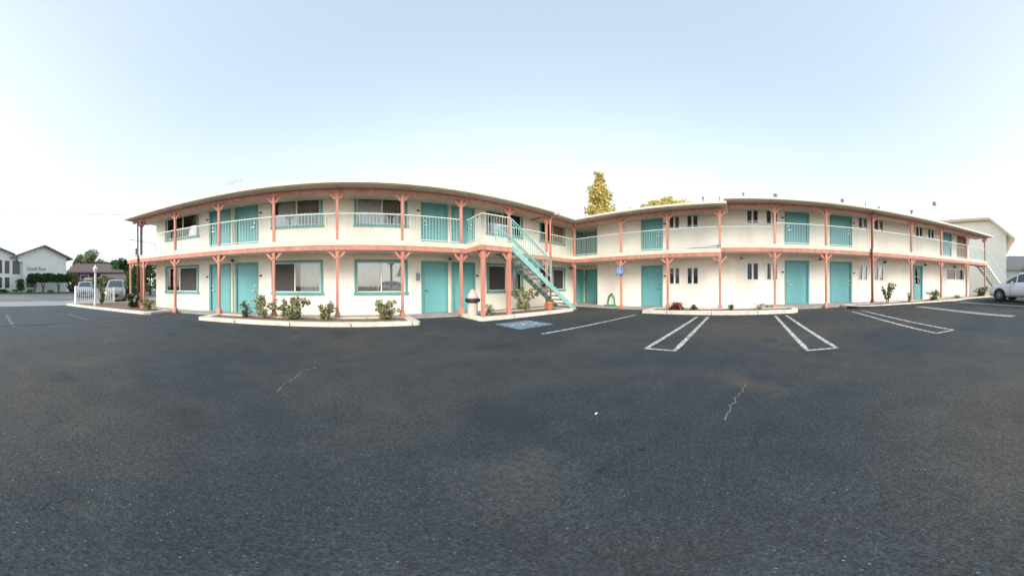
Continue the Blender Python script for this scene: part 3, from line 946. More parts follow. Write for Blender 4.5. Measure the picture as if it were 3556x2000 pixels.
# railings
def railing(fr, u0, u1, v, z, name='railing', h=1.0, z2=None, v2=None, par=None, parent=None):
    z2 = z if z2 is None else z2
    v2 = v if v2 is None else v2
    b = MB(fr)
    b.bar((u0, v, z + h), (u1, v2, z2 + h), .045, .035)
    b.bar((u0, v, z + .09), (u1, v2, z2 + .09), .03, .03)
    L_ = math.hypot(u1 - u0, v2 - v)
    n = max(2, int(L_ / .115))
    for i in range(1, n):
        t = i / n
        uu, vv, zz = u0 + (u1 - u0) * t, v + (v2 - v) * t, z + (z2 - z) * t
        b.box(uu - .0048, uu + .0048, vv - .0048, vv + .0048, zz + .09, zz + h - .01)
    return b.build(name, M['teal_rail'], parent or motel)
edge = [-9.56, *ulist[1:6], 4.132]
for a, b_ in zip(edge, edge[1:]): railing(LF, a + .06, b_ - .06, PV, FL)
railing(LF, 4.38, 4.38, PV + .05, FL, v2=2.33)
railing(LF, 4.40, 5.62, 2.33, FL)
railing(LF, 5.68, 6.35, PV, FL)
railing(LF, 6.47, 8.64, PV, FL); railing(LF, 8.92, 10.85, PV, FL)
railing(LF, -10.5, -9.66, PV, FL); railing(LF, -10.52, -10.52, -.85, FL, v2=PV)
rq = [-8.62] + qs + [16.3]
for a, b_ in zip(rq, rq[1:]):
    if a < -.9:
        z_ = FL; z2_ = FL
    else:
        z_ = z2_ = FL + BS
    if b_ == -.95: z2_ = FL + .0
    railing(RF, a + .06, b_ - .06, PV, z_, z2=z2_)
railing(RF, 14.0, 15.4, .12, FL + BS)

# lamps above the doors, utility boxes
def wall_lamp(fr, u, z):
    l = MB(fr).box(u - .05, u + .05, 0, .03, z, z + .10).tube([(u, .03, z + .06), (u, .12, z + .05), (u, .20, z - .02)], [.03, .045, .06], 10)
    o = l.build('wall_lamp', M['black'], motel)
    MB(fr).tube([(u, .20, z - .02), (u, .215, z - .035)], .048, 10).build('bulb', M['lens'], o)
for z in (2.28, 5.0 - .14):
    wall_lamp(LF, -4.965, z - (.0 if z < 3 else .02)); wall_lamp(LF, 4.155, z - (.0 if z < 3 else .02))
wall_lamp(LF, 11.9, 2.2)
wall_lamp(RF, -3.8, 2.22)
for u in (-1.2, 0.0, 3.95, 7.8, 10.9, 13.8): wall_lamp(RF, u, 2.42 if u > -1 else 2.24)
for u in (13.95,): wall_lamp(RF, u, 4.98)
MB(LF).box(2.66, 2.80, .002, .07, 1.42, 1.72).box(2.68, 2.78, .07, .085, 1.46, 1.58).build('mailbox', M['galv'], motel)
for pu in (-4.965, 4.155):
    for pz0, pz1 in ((.06, 2.2), (FL, 4.75)):
        MB(LF).tube([(pu, .03, pz0), (pu, .03, pz1)], .035, 8).build('wall_pipe', M['cream_trim'], motel)

# roof vents and masts
def vent(x, y, z, kind, h):
    b = MB()
    b.tube([(x, y, z - .1), (x, y, z + h)], .045 if kind else .03, 10)
    o = b.build('roof_vent', M['galv'], motel, smooth=True)
    if kind == 1:
        MB().lathe([(.075, -.02), (.08, .08), (.03, .12)], (x, y, z + h), 12).build('vent_cap', M['galv'], o)
    if kind == 2:
        MB().lathe([(.08, -.04), (.12, .04), (.13, .08), (.08, .14), (.02, .17)], (x, y, z + h), 14).build('vent_cap', M['galv'], o)
for px, py, kind, xx in ((2188, 714, 1, 12.6), (2240, 711, 0, 12.6), (2443, 676, 1, 13), (2500, 682, 0, 12.5), (2583, 662, 1, 13), (2694, 669, 2, 12.6), (2926, 688, 2, 13), (3007, 700, 0, 12.8), (3166, 727, 2, 13)):
    az = (px - 1215) / K
    dd = xx / math.sin(az)
    yy = dd * math.cos(az)
    el = (991.5 - 4 * math.cos(az - 2.4) - py) / K
    ztop = CAMZ + dd * math.tan(el)
    zr = (zb if yy < .7 else za)(xx, yy)
    vent(xx, yy, zr, kind, max(.3, ztop - zr - (.2 if kind else 0)))
b = MB(); az = (3245 - 1215) / K; xx = 14.0; dd = xx / math.sin(az); yy = dd * math.cos(az); zz = CAMZ + dd * math.tan((987.5 - 707) / K)
o = MB().tube([(xx, yy, 5.1), (xx, yy, zz - .1)], .012, 6).build('roof_mast', M['galv'], motel)
MB().lathe([(.04, -.2), (.16, -.12), (.19, 0), (.16, .12), (.04, .19)], (xx, yy, zz), 14).build('turbine_head', M['galv'], o, smooth=True)
ant = thing('tv_antenna', 'thin old television aerial on the roof of the left wing', 'antenna', (-5.5, 10.9, 5.0))
MB().tube([(-5.5, 10.9, 4.9), (-5.5, 10.9, 6.72)], .014, 6).build('mast', M['galv'], ant)
b = MB(); b.bar((-5.95, 10.9, 6.58), (-5.05, 10.9, 6.66), .018)
for k in range(6):
    t = k / 5; x = -5.92 + .84 * t; l = .30 - .12 * t; z = 6.585 + .072 * t
    b.bar((x, 10.9 - l, z + .1 * (k % 2)), (x, 10.9 + l, z), .012)
    b.bar((x - .04, 10.9, z - .08), (x + .08, 10.9, z + .1), .01)
b.build('elements', M['galv'], ant)

# ------------------------------------------------------------------ staircases
def staircase(label, fr, u0, z0, u1, z1, va, vb, rails, n=14, pm='teal_stair'):
    st = thing('staircase', label, 'stairs', fr(u0, va, z1), None)
    dx, dz = (u1 - u0), (z1 - z0)
    for v in (va, vb):
        MB(fr).bar((u0, v, z0 - .13), (u1, v, z1 - .13), .05, .20).build('stringer', M[pm] if v == va else M['teal_dark'], st)
    for i in range(n):
        t = (i + .5) / n
        uu, zz = u0 + dx * t, z0 + dz * (i + 1) / (n + 0.0) + abs(dz) / n * 0.0
        hw = abs(dx) / n * .62
        tr = MB(fr).box(uu - hw, uu + hw, min(va, vb) + .035, max(va, vb) - .035, zz + .03, zz + .085).build('tread', M['tread'], st)
    for v, t0, t1 in rails:
        b = MB(fr)
        P = lambda t, h: (u0 + dx * t, v, z0 + dz * t + h)
        b.bar(P(t0, .98), P(t1, .98), .045, .04); b.bar(P(t0, .25), P(t1, .25), .035, .035); b.bar(P(t0, .86), P(t1, .86), .02, .02)
        b.bar(P(t0, -.1), P(t0, 1.0), .045, .045, (0, 1, 0)); b.bar(P(t1, -.1), P(t1, 1.0), .045, .045, (0, 1, 0))
        nb = int(abs(dx) * (t1 - t0) / .115)
        for i in range(1, nb):
            t = t0 + (t1 - t0) * i / nb
            b.bar(P(t, .25), P(t, .96), .013, .013, (0, 1, 0))
        b.build('handrail', M[pm], st)
    return st
staircase('teal steel staircase with concrete treads descending beside the left wing to the lot', LF, 5.66, FL, 9.55, 0.06, 2.30, 1.30,
          [(2.33, 0.0, .55), (1.27, 0.0, .62)])
staircase('teal staircase at the far right end of the motel, behind the white car', RF, 16.36, FL + BS, 20.2, .2, 1.15, .12,
          [(1.18, 0, 1), (.09, 0, 1)], pm='teal_rail')
def BF(u, v, z): return (-9.66 - v, 9.8 + u, z)
staircase('staircase dropping behind the left end of the motel from the small landing', BF, .9, FL, 4.7, .05, .88, .06, [(.9, 0, 1), (.04, 0, 1)])

# ------------------------------------------------------------------ small objects on the building and beds
# wheelchair sign on a post
sg = thing('parking_sign', 'blue square sign with white wheelchair symbol fixed to a coral post', 'sign', (10.86, 5.73, 1.7))
def SFr(u, v, z): return (10.84 - v, 5.73 - u, z)
MB(SFr).box(-.19, .19, .035, .045, 1.70, 2.12).build('plate', M['sign_blue'], sg)
b = MB(SFr)
for i in range(28):
    a0, a1 = 2 * PI * i / 28, 2 * PI * (i + 1) / 28
    b.add([(r * math.cos(a), .049, 1.91 + r * math.sin(a)) for r, a in ((.165, a0), (.165, a1), (.15, a1), (.15, a0))], [(0, 1, 2, 3)])
emb(b, lambda x, y: (-.13 + .26 * x, .050, 1.78 + .26 * y), 0)
b.build('emblem', M['board'], sg)

# hose: coils hung on the wall and piled at the foot
hp = []
for k in range(5):
    for i in range(24):
        t = i / 24 * 2 * PI
        r = .30 + .012 * k
        s_ = math.sin(t); c_ = math.cos(t)
        uu = -6.9 + c_ * r * (0.62 + .38 * max(0, -s_)) ; zz = .33 + s_ * r * 1.05
        hp.append(RF(uu, .05 + .022 * k + .05 * max(0, -s_), max(.08, zz)))
hb = MB(); hb.tube(hp, .015, 6)
for k in range(4):
    r = .24 + .04 * k
    hb.tube([RF(-6.9 + r * math.cos(i / 20 * 2 * PI), .28 + r * .7 * math.sin(i / 20 * 2 * PI), .075 + .015 * (k % 2)) for i in range(21)], .014, 6)
hb.tube([RF(-6.9, .0, .72), RF(-6.9, .09, .72)], .03, 8)
tag(hb.build('garden_hose', M['hose'], smooth=True), 'green garden hose looped against the cream wall near the blue sign', 'hose')

# litter bin with conical lid
bn = thing('litter_bin', 'pebbled concrete litter bin with tapered lid and dark band beside coral landing post', 'bin', (4.42, 8.25, .08))
MB().lathe([(.19, 0), (.20, .03), (.20, .46), (.19, .48)], (4.42, 8.25, .08), 20).build('body', M['pebble'], bn)
MB().lathe([(.20, .48), (.27, .50), (.285, .53), (.285, .60), (.27, .63), (.2, .64)], (4.42, 8.25, .08), 24).build('band', M['black'], bn)
MB().lathe([(.215, .64), (.21, .70), (.15, .82), (.09, .92), (.075, .95), (.04, .97)], (4.42, 8.25, .08), 20).build('lid', M['pebble'], bn)
# terracotta pot
pt = MB().lathe([(.10, 0), (.15, .28), (.175, .28), (.18, .35), (.155, .35), (.14, .30), (.02, .28)], (8.1, 7.85, .09), 18)
tag(pt.build('flower_pot', M['terracotta'], smooth=False), 'orange terracotta pot under the foot of the teal staircase', 'pot')
# ash bin on the left landing
ab = thing('ash_bin', 'small dark bin standing on the balcony landing at the left end', 'bin', (-10.28, 8.95, FL))
MB().lathe([(.09, 0), (.10, .02), (.10, .30), (.09, .32)], (-10.28, 8.95, FL), 14).build('body', M['black'], ab)
MB().lathe([(.105, .36), (.11, .44), (.07, .50), (.02, .52)], (-10.28, 8.95, FL), 14).build('lid', M['black'], ab)
MB().lathe([(.03, .31), (.03, .37)], (-10.28, 8.95, FL), 8).build('neck', M['galv'], ab)

# ------------------------------------------------------------------ foliage
def leaves(b, clumps, n, size, flat=0.0, seed=1):
    rng = np.random.default_rng(seed)
    tot = sum(c[3] ** 2 for c in clumps)
    for (x, y, z, r, *sq) in clumps:
        sqz = sq[0] if sq else 1.0
        k = max(4, int(n * r * r / tot))
        d = rng.normal(size=(k, 3)); d /= np.linalg.norm(d, axis=1)[:, None]
        rad = r * (0.45 + 0.55 * rng.random(k) ** 0.6) * (0.85 + 0.3 * rng.random(k))
        p = d * rad[:, None]; p[:, 2] *= sqz
        p += (x, y, z)
        for q, dd in zip(p, d):
            a = rng.normal(size=3) + dd * .6
            a /= np.linalg.norm(a)
            t = np.cross(a, rng.normal(size=3)); t /= np.linalg.norm(t)
            u = np.cross(a, t)
            s1 = size * (0.6 + 0.8 * rng.random()); s2 = s1 * (0.45 + .25 * rng.random())
            vs = [tuple(q - t * s1), tuple(q + u * s2), tuple(q + t * s1), tuple(q - u * s2)]
            n0 = len(b.v); b.v += vs; b.f.append((n0, n0 + 1, n0 + 2, n0 + 3))
    return b

def tree(name, label, cat, x, y, h, trunk_r, clumps, nleaf, size, lm, seed, group=None, trunk_h=None, limbs=5, name_crown='crown'):
    t = thing(name, label, cat, (x, y, 0), group)
    rnd = random.Random(seed)
    th = trunk_h or h * .6
    b = MB()
    b.tube([(x, y, 0), (x + rnd.uniform(-.1, .1), y + rnd.uniform(-.1, .1), th * .5), (x + rnd.uniform(-.15, .15), y, th)], [trunk_r, trunk_r * .75, trunk_r * .4], 8)
    for k in range(min(limbs, len(clumps))):
        c = clumps[(k * 3) % len(clumps)]
        z0 = min(c[2] * .7, th * (.4 + .1 * k))
        b.tube([(x, y, z0), ((x + c[0]) / 2, (y + c[1]) / 2, (z0 + c[2]) / 2 + .1), (c[0], c[1], c[2])], [trunk_r * .4, trunk_r * .25, trunk_r * .08], 6)
    b.build('trunk', M['bark'], t, smooth=True)
    leaves(MB(), [], 0, 0)
    cr = MB(); leaves(cr, clumps, nleaf, size, seed=seed); cr.build(name_crown, M[lm], t)
    return t

def dirp(az, d): return (d * math.sin(az), d * math.cos(az))
# tall conifer behind the corner
x, y = dirp(1.0046, 34)
rnd = random.Random(3)
cl = []
for k in range(15):
    z = 4.5 + k * .92
    # waist and tiers as in the photograph
    rr = 2.1 if z < 10 else (1.85 if z < 12.6 else (1.15 if z < 13.3 else (1.6 if z < 14.9 else (.8 if z < 15.7 else .72))))
    for j in range(4):
        a = rnd.uniform(0, 2 * PI); cl.append((x + math.cos(a) * rr * .55, y + math.sin(a) * rr * .55, z + rnd.uniform(-.3, .3), rr * .66, .8))
    cl.append((x, y, z, rr * .75, .8))
tree('conifer_tree', 'tall tiered conifer with foliage coloured gold as if sunlit, rising behind the motel corner', 'tree', x, y, 17.5, .35, cl, 17000, .20, 'leaf_sunlit_green', 3, trunk_h=16)
x, y = dirp(1.283, 30)
cl = []
for k in range(30):
    q = rnd.uniform(-2.7, 2.3)
    cl.append((x + q * math.cos(1.283) + rnd.uniform(-1, 1) * .5, y - q * math.sin(1.283), 11.25 - abs(q) * .30 + rnd.uniform(-1.3, .45), rnd.uniform(.7, 1.1), .9))
tree('leafy_tree', 'rounded tree crown, coloured gold as if sunlit, showing just above the right wing roof', 'tree', x, y, 12.5, .3, cl, 9000, .14, 'leaf_sunlit', 5, trunk_h=9)

# rose bushes and bed plants
def shrub(label, x, y, z, r, h, lm='leaf_rose', n=900, size=.035, flowers=0, fm='petal', seed=1, name='rose_bush', upright=False, group=None, cat='shrub', r2=None):
    t = thing(name, label, cat, (x, y, z), group)
    rd = random.Random(seed)
    cl = []
    st = MB()
    for k in range(15 if not upright else 11):
        a = rd.uniform(0, 2 * PI); q = rd.uniform(.2, 1.05)
        hh = h * (rd.uniform(.45, .98))
        tip = (x + math.cos(a) * r * q, y + math.sin(a) * min(r, .4) * q, z + hh)
        mid = (x + math.cos(a) * r * q * .4, y + math.sin(a) * r * q * .3, z + hh * .55)
        st.tube([(x + math.cos(a) * .04, y + math.sin(a) * .04, z), mid, tip], [.012, .009, .004], 5)
        cl.append((tip[0], tip[1], tip[2] - .04, rd.uniform(.06, .12) * (1 if not upright else .8)))
        cl.append(((mid[0] + tip[0]) / 2, (mid[1] + tip[1]) / 2, (mid[2] + tip[2]) / 2, rd.uniform(.05, .10)))
        if upright:
            for f_ in (.35, .5, .65, .8):
                cl.append((x + (tip[0] - x) * f_ + rd.uniform(-.04, .04), y + (tip[1] - y) * f_ + rd.uniform(-.04, .04), z + hh * f_, rd.uniform(.035, .075)))
        if not upright and rd.random() < .6: cl.append((mid[0], mid[1], z + h * .22, rd.uniform(.10, .16)))
    st.build('stems', M['bark'], t)
    lb = MB(); leaves(lb, cl, n, size, seed=seed); lb.build('foliage', M[lm], t)
    if flowers:
        rng = random.Random(seed + 5)
        for k in range(flowers):
            c = rng.choice(cl)
            a = rng.uniform(0, 2 * PI)
            fb = MB(); leaves(fb, [(c[0] + math.cos(a) * c[3], c[1] - .05 + math.sin(a) * c[3] * .7, c[2] + c[3] * rng.uniform(-.3, .9), .022)], 14, .024, seed=seed * 50 + k)
            fb.build('flower', M[fm], t)
    return t
Z1 = .08
shrub('wispy dark rose bush in front of the left pair of lower teal doors', -3.62, 8.2, Z1, .28, .55, 'leaf_dark', 420, .03, 4, seed=11)
shrub('pale rose bush just left of the third coral post from the left corner', -2.98, 8.2, Z1, .50, .80, 'leaf_rose', 1500, .036, 18, seed=12)
shrub('widest rose bush with cream blooms right of the coral post under the half dark window', -1.95, 8.15, Z1, .82, .80, 'leaf_rose', 2900, .038, 45, seed=13)
shrub('small rose bush left of the coral post between the two big lower windows', -.85, 8.2, Z1, .40, .60, 'leaf_rose', 1300, .035, 12, seed=14)
shrub('dense green rose bush left of the coral post by the all curtain window', 1.18, 8.2, Z1, .50, .66, 'leaf_rose', 2100, .036, 16, seed=15)
shrub('tall yellowish rose bush beside the teal staircase', 7.1, 8.45, Z1, .85, 1.05, 'leaf_rose', 2900, .042, 35, 'petal_yellow', seed=16)
shrub('sparse little rose plant between the two coral landing posts', 5.05, 8.1, Z1, .26, .42, 'leaf_rose', 260, .03, 4, seed=17)
shrub('bushy plant with yellow blooms at the far left coral posts', -10.05, 8.45, Z1, .50, .78, 'leaf_dark', 1900, .045, 16, 'petal_yellow', seed=18)
shrub('rose bush with pale yellow blooms right of the far left coral posts', -8.75, 8.3, Z1, .50, .62, 'leaf_rose', 1300, .04, 10, 'petal_yellow', seed=19)
shrub('tall green bush behind the white lamp post', -12.95, 8.35, .08, .34, 1.2, 'leaf_olive', 1300, .045, 0, seed=20, name='garden_bush')
def spiky(label, x, y, z, r, h, m, n, seed, name='spiky_plant'):
    rd = random.Random(seed); t = thing(name, label, 'plant', (x, y, z)); b = MB()
    for k in range(n):
        a = rd.uniform(0, 2 * PI); rr = r * rd.uniform(.3, 1); hh = h * rd.uniform(.5, 1)
        p0 = Vector((x + rd.uniform(-.4, .4) * r, y + rd.uniform(-.7, .7) * r, z)); p1 = Vector((x + math.cos(a) * rr * .5, y + math.sin(a) * rr * .5, z + hh * .8)); p2 = Vector((x + math.cos(a) * rr, y + math.sin(a) * rr, z + hh * rd.uniform(.5, 1)))
        s = Vector((-math.sin(a), math.cos(a), 0)) * rd.uniform(.012, .024)
        b.add([tuple(p0 - s), tuple(p0 + s), tuple(p1 + s), tuple(p1 - s), tuple(p2)], [(0, 1, 2, 3), (3, 2, 4)])
    b.build('blades', M[m], t)
    return t
spiky('red leaved spiky plant at the end of the bed by the second coral post', 10.3, 2.75, .13, .55, .42, 'leaf_red', 110, 31)
spiky('tuft of thin red and green blades beside the red leaved plant', 10.35, 2.0, .13, .30, .28, 'leaf_olive', 40, 32)
shrub('small dark seedling right of the jogged coral post', 10.4, .45, .16, .16, .22, 'leaf_dark', 140, .028, 0, seed=33, name='seedling', cat='plant')
shrub('low twiggy weed left of the fourth coral post of the right wing', 10.45, -.75, .17, .30, .24, 'leaf_rose', 160, .024, 3, seed=34, name='weed', cat='plant')
shrub('tall wispy shrub with upright stems right of the dark red downpipe', 10.5, -6.95, .2, .42, 1.15, 'leaf_olive', 1000, .045, 6, seed=35, name='garden_shrub', upright=True)
shrub('thin low plant left of the half glazed teal door', 10.5, -8.35, .2, .16, .62, 'leaf_olive', 170, .03, 0, seed=36, name='garden_shrub', upright=True)
shrub('spreading green bush right of the half glazed teal door', 10.5, -10.15, .2, .55, .66, 'leaf_olive', 900, .042, 5, 'petal', seed=37, name='garden_bush')
shrub('little plant under the wide lower window near the far end', 10.5, -12.3, .2, .22, .35, 'leaf_olive', 200, .03, 0, seed=38, name='garden_plant')
shrub('last green bush of the bed, beside the nose of the white car', 10.5, -15.0, .2, .55, .82, 'leaf_olive', 900, .05, 0, seed=39, name='garden_bush')

# ------------------------------------------------------------------ white fence and lamp post on the left
fn = thing('picket_fence', 'white metal picket fence along the street side of the flower bed', 'fence', (-14.4, 7.4, 0))
MB().box(-14.50, -14.36, 7.30, 7.44, 0, 1.16).frustum(-14.43, 7.37, 1.16, 1.22, .085, .02).build('post', M['white_paint'], fn)
y = 7.44
while y < 10.2:
    y2 = y + 1.5
    b = MB()
    b.box(-14.44, -14.40, y, y2 - .06, .16, .20); b.box(-14.44, -14.40, y, y2 - .06, .84, .88)
    k = y + .11
    while k < y2 - .08:
        b.box(-14.432, -14.408, k - .012, k + .012, .06, 1.06); k += .15
    b.build('panel', M['white_paint'], fn)
    MB().box(-14.45, -14.39, y2 - .06, y2, 0, 1.12).build('post', M['white_paint'], fn)
    y = y2
lx_, ly_ = -12.32, 7.55
lp = thing('lamp_post', 'short white garden lamp post with tulip shaped lantern at the bed edge', 'lamp', (lx_, ly_, 0))
MB().lathe([(.085, 0), (.085, .18), (.06, .22), (.055, 1.80), (.075, 1.84), (.05, 1.88)], (lx_, ly_, .06), 12).build('pole', M['white_paint'], lp)
MB().lathe([(.05, 1.86), (.09, 1.98), (.14, 2.12), (.15, 2.16)], (lx_, ly_, .06), 12).build('lantern', M['lens'], lp, smooth=True)
MB().lathe([(.17, 2.16), (.13, 2.21), (.06, 2.27), (.02, 2.36), (.005, 2.40)], (lx_, ly_, .06), 12).build('cap', M['white_paint'], lp)

# ------------------------------------------------------------------ cars
def car(label, loc, rotz, paint, L_=4.4, W_=1.76, Hh=1.6, seed=0, name='parked_car', group=None, wd_x=(0.85, 3.5)):
    t = thing(name, label, 'car', (0, 0, 0), group)
    hw = W_ / 2
    s = Hh / 1.6
    # stations along x from nose (0) to tail (L)
    st = [ # x, zbottom, zbelt, ztop, half width at belt, half width of top
        (0.00, .34, .52, .60, .62, .50), (0.06, .24, .60, .70, .74, .60), (.25, .20, .68, .80, .82, .68), (.65, .20, .78, .90, .87, .72), (1.0, .20, .87, .99, .88, .76),
        (1.15, .20, .91, 1.05, .88, .76), (1.62, .20, .93, 1.36, .88, .68), (1.98, .20, .95, 1.52, .88, .66), (2.5, .20, .96, 1.58, .88, .65), (3.1, .20, .98, 1.59, .88, .65), (3.6, .20, 1.0, 1.55, .87, .64),
        (3.95, .22, 1.01, 1.45, .86, .62), (4.2, .26, 1.0, 1.22, .83, .62), (4.34, .34, .95, 1.03, .78, .62), (4.40, .42, .7, .78, .70, .58)]
    rings = []
    for (x, z0, zb_, zt, wb, wt) in st:
        x *= L_ / 4.4; wb *= hw / .88; wt *= hw / .88; zb_ *= s; zt *= s
        half = [(0, z0), (wb * .82, z0), (wb * .97, z0 + .10), (wb * 1.0, (z0 + zb_) / 2 + .05), (wb * .985, zb_ - .04), (wb * .96, zb_), (wt + (wb - wt) * .42, zb_ + (zt - zb_) * .5), (wt * 1.03, zt - .04 * min(1, (zt - zb_) * 3)), (wt * .78, zt), (0, zt + .025)]
        ring = [(x, y_, z_) for y_, z_ in half] + [(x, -y_, z_) for y_, z_ in reversed(half[1:-1])]
        rings.append(ring)
    n = len(rings[0])
    vs = [p for r in rings for p in r]
    fs = [(i * n + k, i * n + (k + 1) % n, (i + 1) * n + (k + 1) % n, (i + 1) * n + k) for i in range(len(rings) - 1) for k in range(n)]
    fs += [tuple(range(n - 1, -1, -1)), tuple((len(rings) - 1) * n + k for k in range(n))]
    b = MB(); b.add(vs, fs)
    body = b.build('body', paint, t, smooth=True)
    def side_pt(x, f):   # a point on the glasshouse side, f=0 belt .. 1 roof edge
        x_ = x / (L_ / 4.4)
        for a, c in zip(st, st[1:]):
            if a[0] <= x_ <= c[0]:
                q = (x_ - a[0]) / (c[0] - a[0]); v = [a[i] + (c[i] - a[i]) * q for i in range(6)]; break
        wb, wt = v[4] * hw / .88, v[5] * hw / .88; zb_, zt = v[2] * s, v[3] * s
        pts = [(wb * .96, zb_), (wt + (wb - wt) * .42, zb_ + (zt - zb_) * .5), (wt * 1.03, zt - .04 * min(1, (zt - zb_) * 3))]
        f2 = f * 2
        i = min(1, int(f2)); q = f2 - i
        return (pts[i][0] + (pts[i + 1][0] - pts[i][0]) * q, pts[i][1] + (pts[i + 1][1] - pts[i][1]) * q)
    sc = L_ / 4.4
    for sgn in (1, -1):
        for (xa, xb, la, lb, nm) in ((1.28, 1.90, .10, .5, 'quarter_window'), (1.97, 2.72, .10, .9, 'side_window'), (2.82, 3.42, .10, .9, 'side_window'), (3.5, 3.95, .12, .85, 'quarter_window')):
            w_ = MB(); P_, Q_ = [], []
            nn = 6
            for i in range(nn + 1):
                x = (xa + (xb - xa) * i / nn) * sc
                top = lb if nm == 'side_window' else ( .80 if xa > 3 else .86)
                for f, lst in ((la, P_), ((la + top) / 2, None), (top, Q_)):
                    y_, z_ = side_pt(x, f)
                    P_.append((x, sgn * (y_ + .006), z_)) if lst is not Q_ and lst is not None else None
                    if lst is None: Q_.append((x, sgn * (y_ + .006), z_))
                    if lst is Q_: Q_.append((x, sgn * (y_ + .006), z_))
            vv = P_ + Q_
            m_ = nn + 1
            ff = []
            for i in range(nn):
                ff.append((i, i + 1, m_ + 2 * (i + 1), m_ + 2 * i))
                ff.append((m_ + 2 * i, m_ + 2 * (i + 1), m_ + 2 * (i + 1) + 1, m_ + 2 * i + 1))
            w_.add(vv, ff); w_.build(nm, M['carglass'], t)
        # doors seams, handles
        sm = MB()
        for xd in (1.55, 2.77, 3.62):
            x = xd * sc
            sm.bar((x, sgn * hw * 1.0, .32), (x, sgn * hw * 1.003, .9 * s), .008, .012)
        sm.bar((1.55 * sc, sgn * hw * 1.0, .30), (3.1 * sc, sgn * hw * 1.0, .30), .012, .012)
        sm.build('door_seam', M['black'], t)
        MB().box(2.5 * sc, 2.66 * sc, sgn * hw * .99 - .02, sgn * hw * .99 + .03, .80 * s, .83 * s).build('door_handle', paint, t)
        MB().box(3.28 * sc, 3.44 * sc, sgn * hw * .99 - .02, sgn * hw * .99 + .03, .82 * s, .85 * s).build('door_handle', paint, t)
        mi = MB(); mi.lathe([(.03, -.07), (.07, -.04), (.075, .03), (.05, .07)], (1.72 * sc, sgn * (hw + .10), .99 * s), 10)
        mi.bar((1.76 * sc, sgn * (hw - .08), .95 * s), (1.74 * sc, sgn * (hw + .08), .98 * s), .05)
        mi.build('mirror', paint, t, smooth=True)
        # lamps
        MB().add([(.05, sgn * .74 * hw / .88, .56 * s), (.10, sgn * .50 * hw / .88, .60 * s), (.26, sgn * .62 * hw / .88, .79 * s), (.45, sgn * .84 * hw / .88, .78 * s), (.30, sgn * .86 * hw / .88, .64 * s)], [(0, 1, 2, 3, 4)]).build('headlight', M['lens'], t)
        MB().box(4.22 * sc, 4.37 * sc, sgn * .62 * hw / .88, sgn * .80 * hw / .88, .78 * s, 1.0 * s).build('tail_light', M['redlens'], t)
        for xw in wd_x:
            a = MB()
            a.tube([(xw * sc, sgn * (hw * .70), .33), (xw * sc, sgn * (hw * 1.004), .33)], .375, 28)
            a.build('wheel_arch', M['black'], t)
            tw = MB(); yy = sgn * (hw * .80); y2 = sgn * (hw * 1.03)
            prof = [(.20, 0), (.305, 0), (.32, .25), (.32, .75), (.305, 1), (.20, 1)]
            vs2, f2 = [], []
            nn = 28
            for r_, q in prof:
                for k in range(nn):
                    a_ = 2 * PI * k / nn
                    vs2.append((xw * sc + r_ * math.cos(a_), yy + (y2 - yy) * q, .32 + r_ * math.sin(a_)))
            for i in range(len(prof) - 1):
                for k in range(nn): f2.append((i * nn + k, i * nn + (k + 1) % nn, (i + 1) * nn + (k + 1) % nn, (i + 1) * nn + k))
            tw.add(vs2, f2); wh = tw.build('wheel', M['tyre'], t, smooth=False)
            rm = MB()
            ro = sgn * hw * 1.012
            rm.tube([(xw * sc, sgn * hw * .85, .32), (xw * sc, sgn * hw * .93, .32)], .205, 24)
            for k in range(9):
                a_ = 2 * PI * k / 9
                rm.bar((xw * sc + .04 * math.cos(a_), ro, .32 + .04 * math.sin(a_)), (xw * sc + .20 * math.cos(a_), ro, .32 + .20 * math.sin(a_)), .02, .05, (0, 1, 0))
            rm.tube([(xw * sc, sgn * hw * .9, .32), (xw * sc, sgn * hw * 1.02, .32)], .05, 12)
            rm.tube([(xw * sc + .2 * math.cos(2 * PI * k / 24), ro, .32 + .2 * math.sin(2 * PI * k / 24)) for k in range(25)], .012, 6)
            rm.build('rim', M['alu'], wh)
    # windscreen and rear window
    def top_pts(x, f):
        x_ = x
        for a, c in zip(st, st[1:]):
            if a[0] <= x_ <= c[0]:
                q = (x_ - a[0]) / (c[0] - a[0]); v = [a[i] + (c[i] - a[i]) * q for i in range(6)]; break
        return v[5] * hw / .88 * .80, v[3] * s
    for nm, xs_ in (('windscreen', (1.10, 1.30, 1.62, 1.92)), ('rear_window', (3.72, 3.95, 4.12))):
        w_ = MB(); vv = []
        for x in xs_:
            y_, z_ = top_pts(x, 0)
            for q in (-1, -.5, 0, .5, 1): vv.append((x * sc + (-.01 if nm == 'windscreen' else .01), y_ * q, z_ + .012 + .025 * (1 - abs(q) * 1.25 if abs(q) < .8 else 0)))
        ff = [(i * 5 + k, i * 5 + k + 1, (i + 1) * 5 + k + 1, (i + 1) * 5 + k) for i in range(len(xs_) - 1) for k in range(4)]
        w_.add(vv, ff); w_.build(nm, M['carglass'], t, smooth=True)
    MB().box(-.012, .05, -.30, .30, .40, .56 * s).build('grille', M['black'], t)
    MB().box(-.02, .12, -.60 * hw / .88, .60 * hw / .88, .22, .38).build('bumper', paint, t)
    MB().box(4.36 * sc, 4.46 * sc, -.62, .62, .30, .52).build('bumper', paint, t)
    MB().box(4.44 * sc, 4.465 * sc, -.16, .16, .56, .68).build('number_plate', M['board'], t)
    t.location = loc; t.rotation_euler = (0, 0, rotz)
    return t
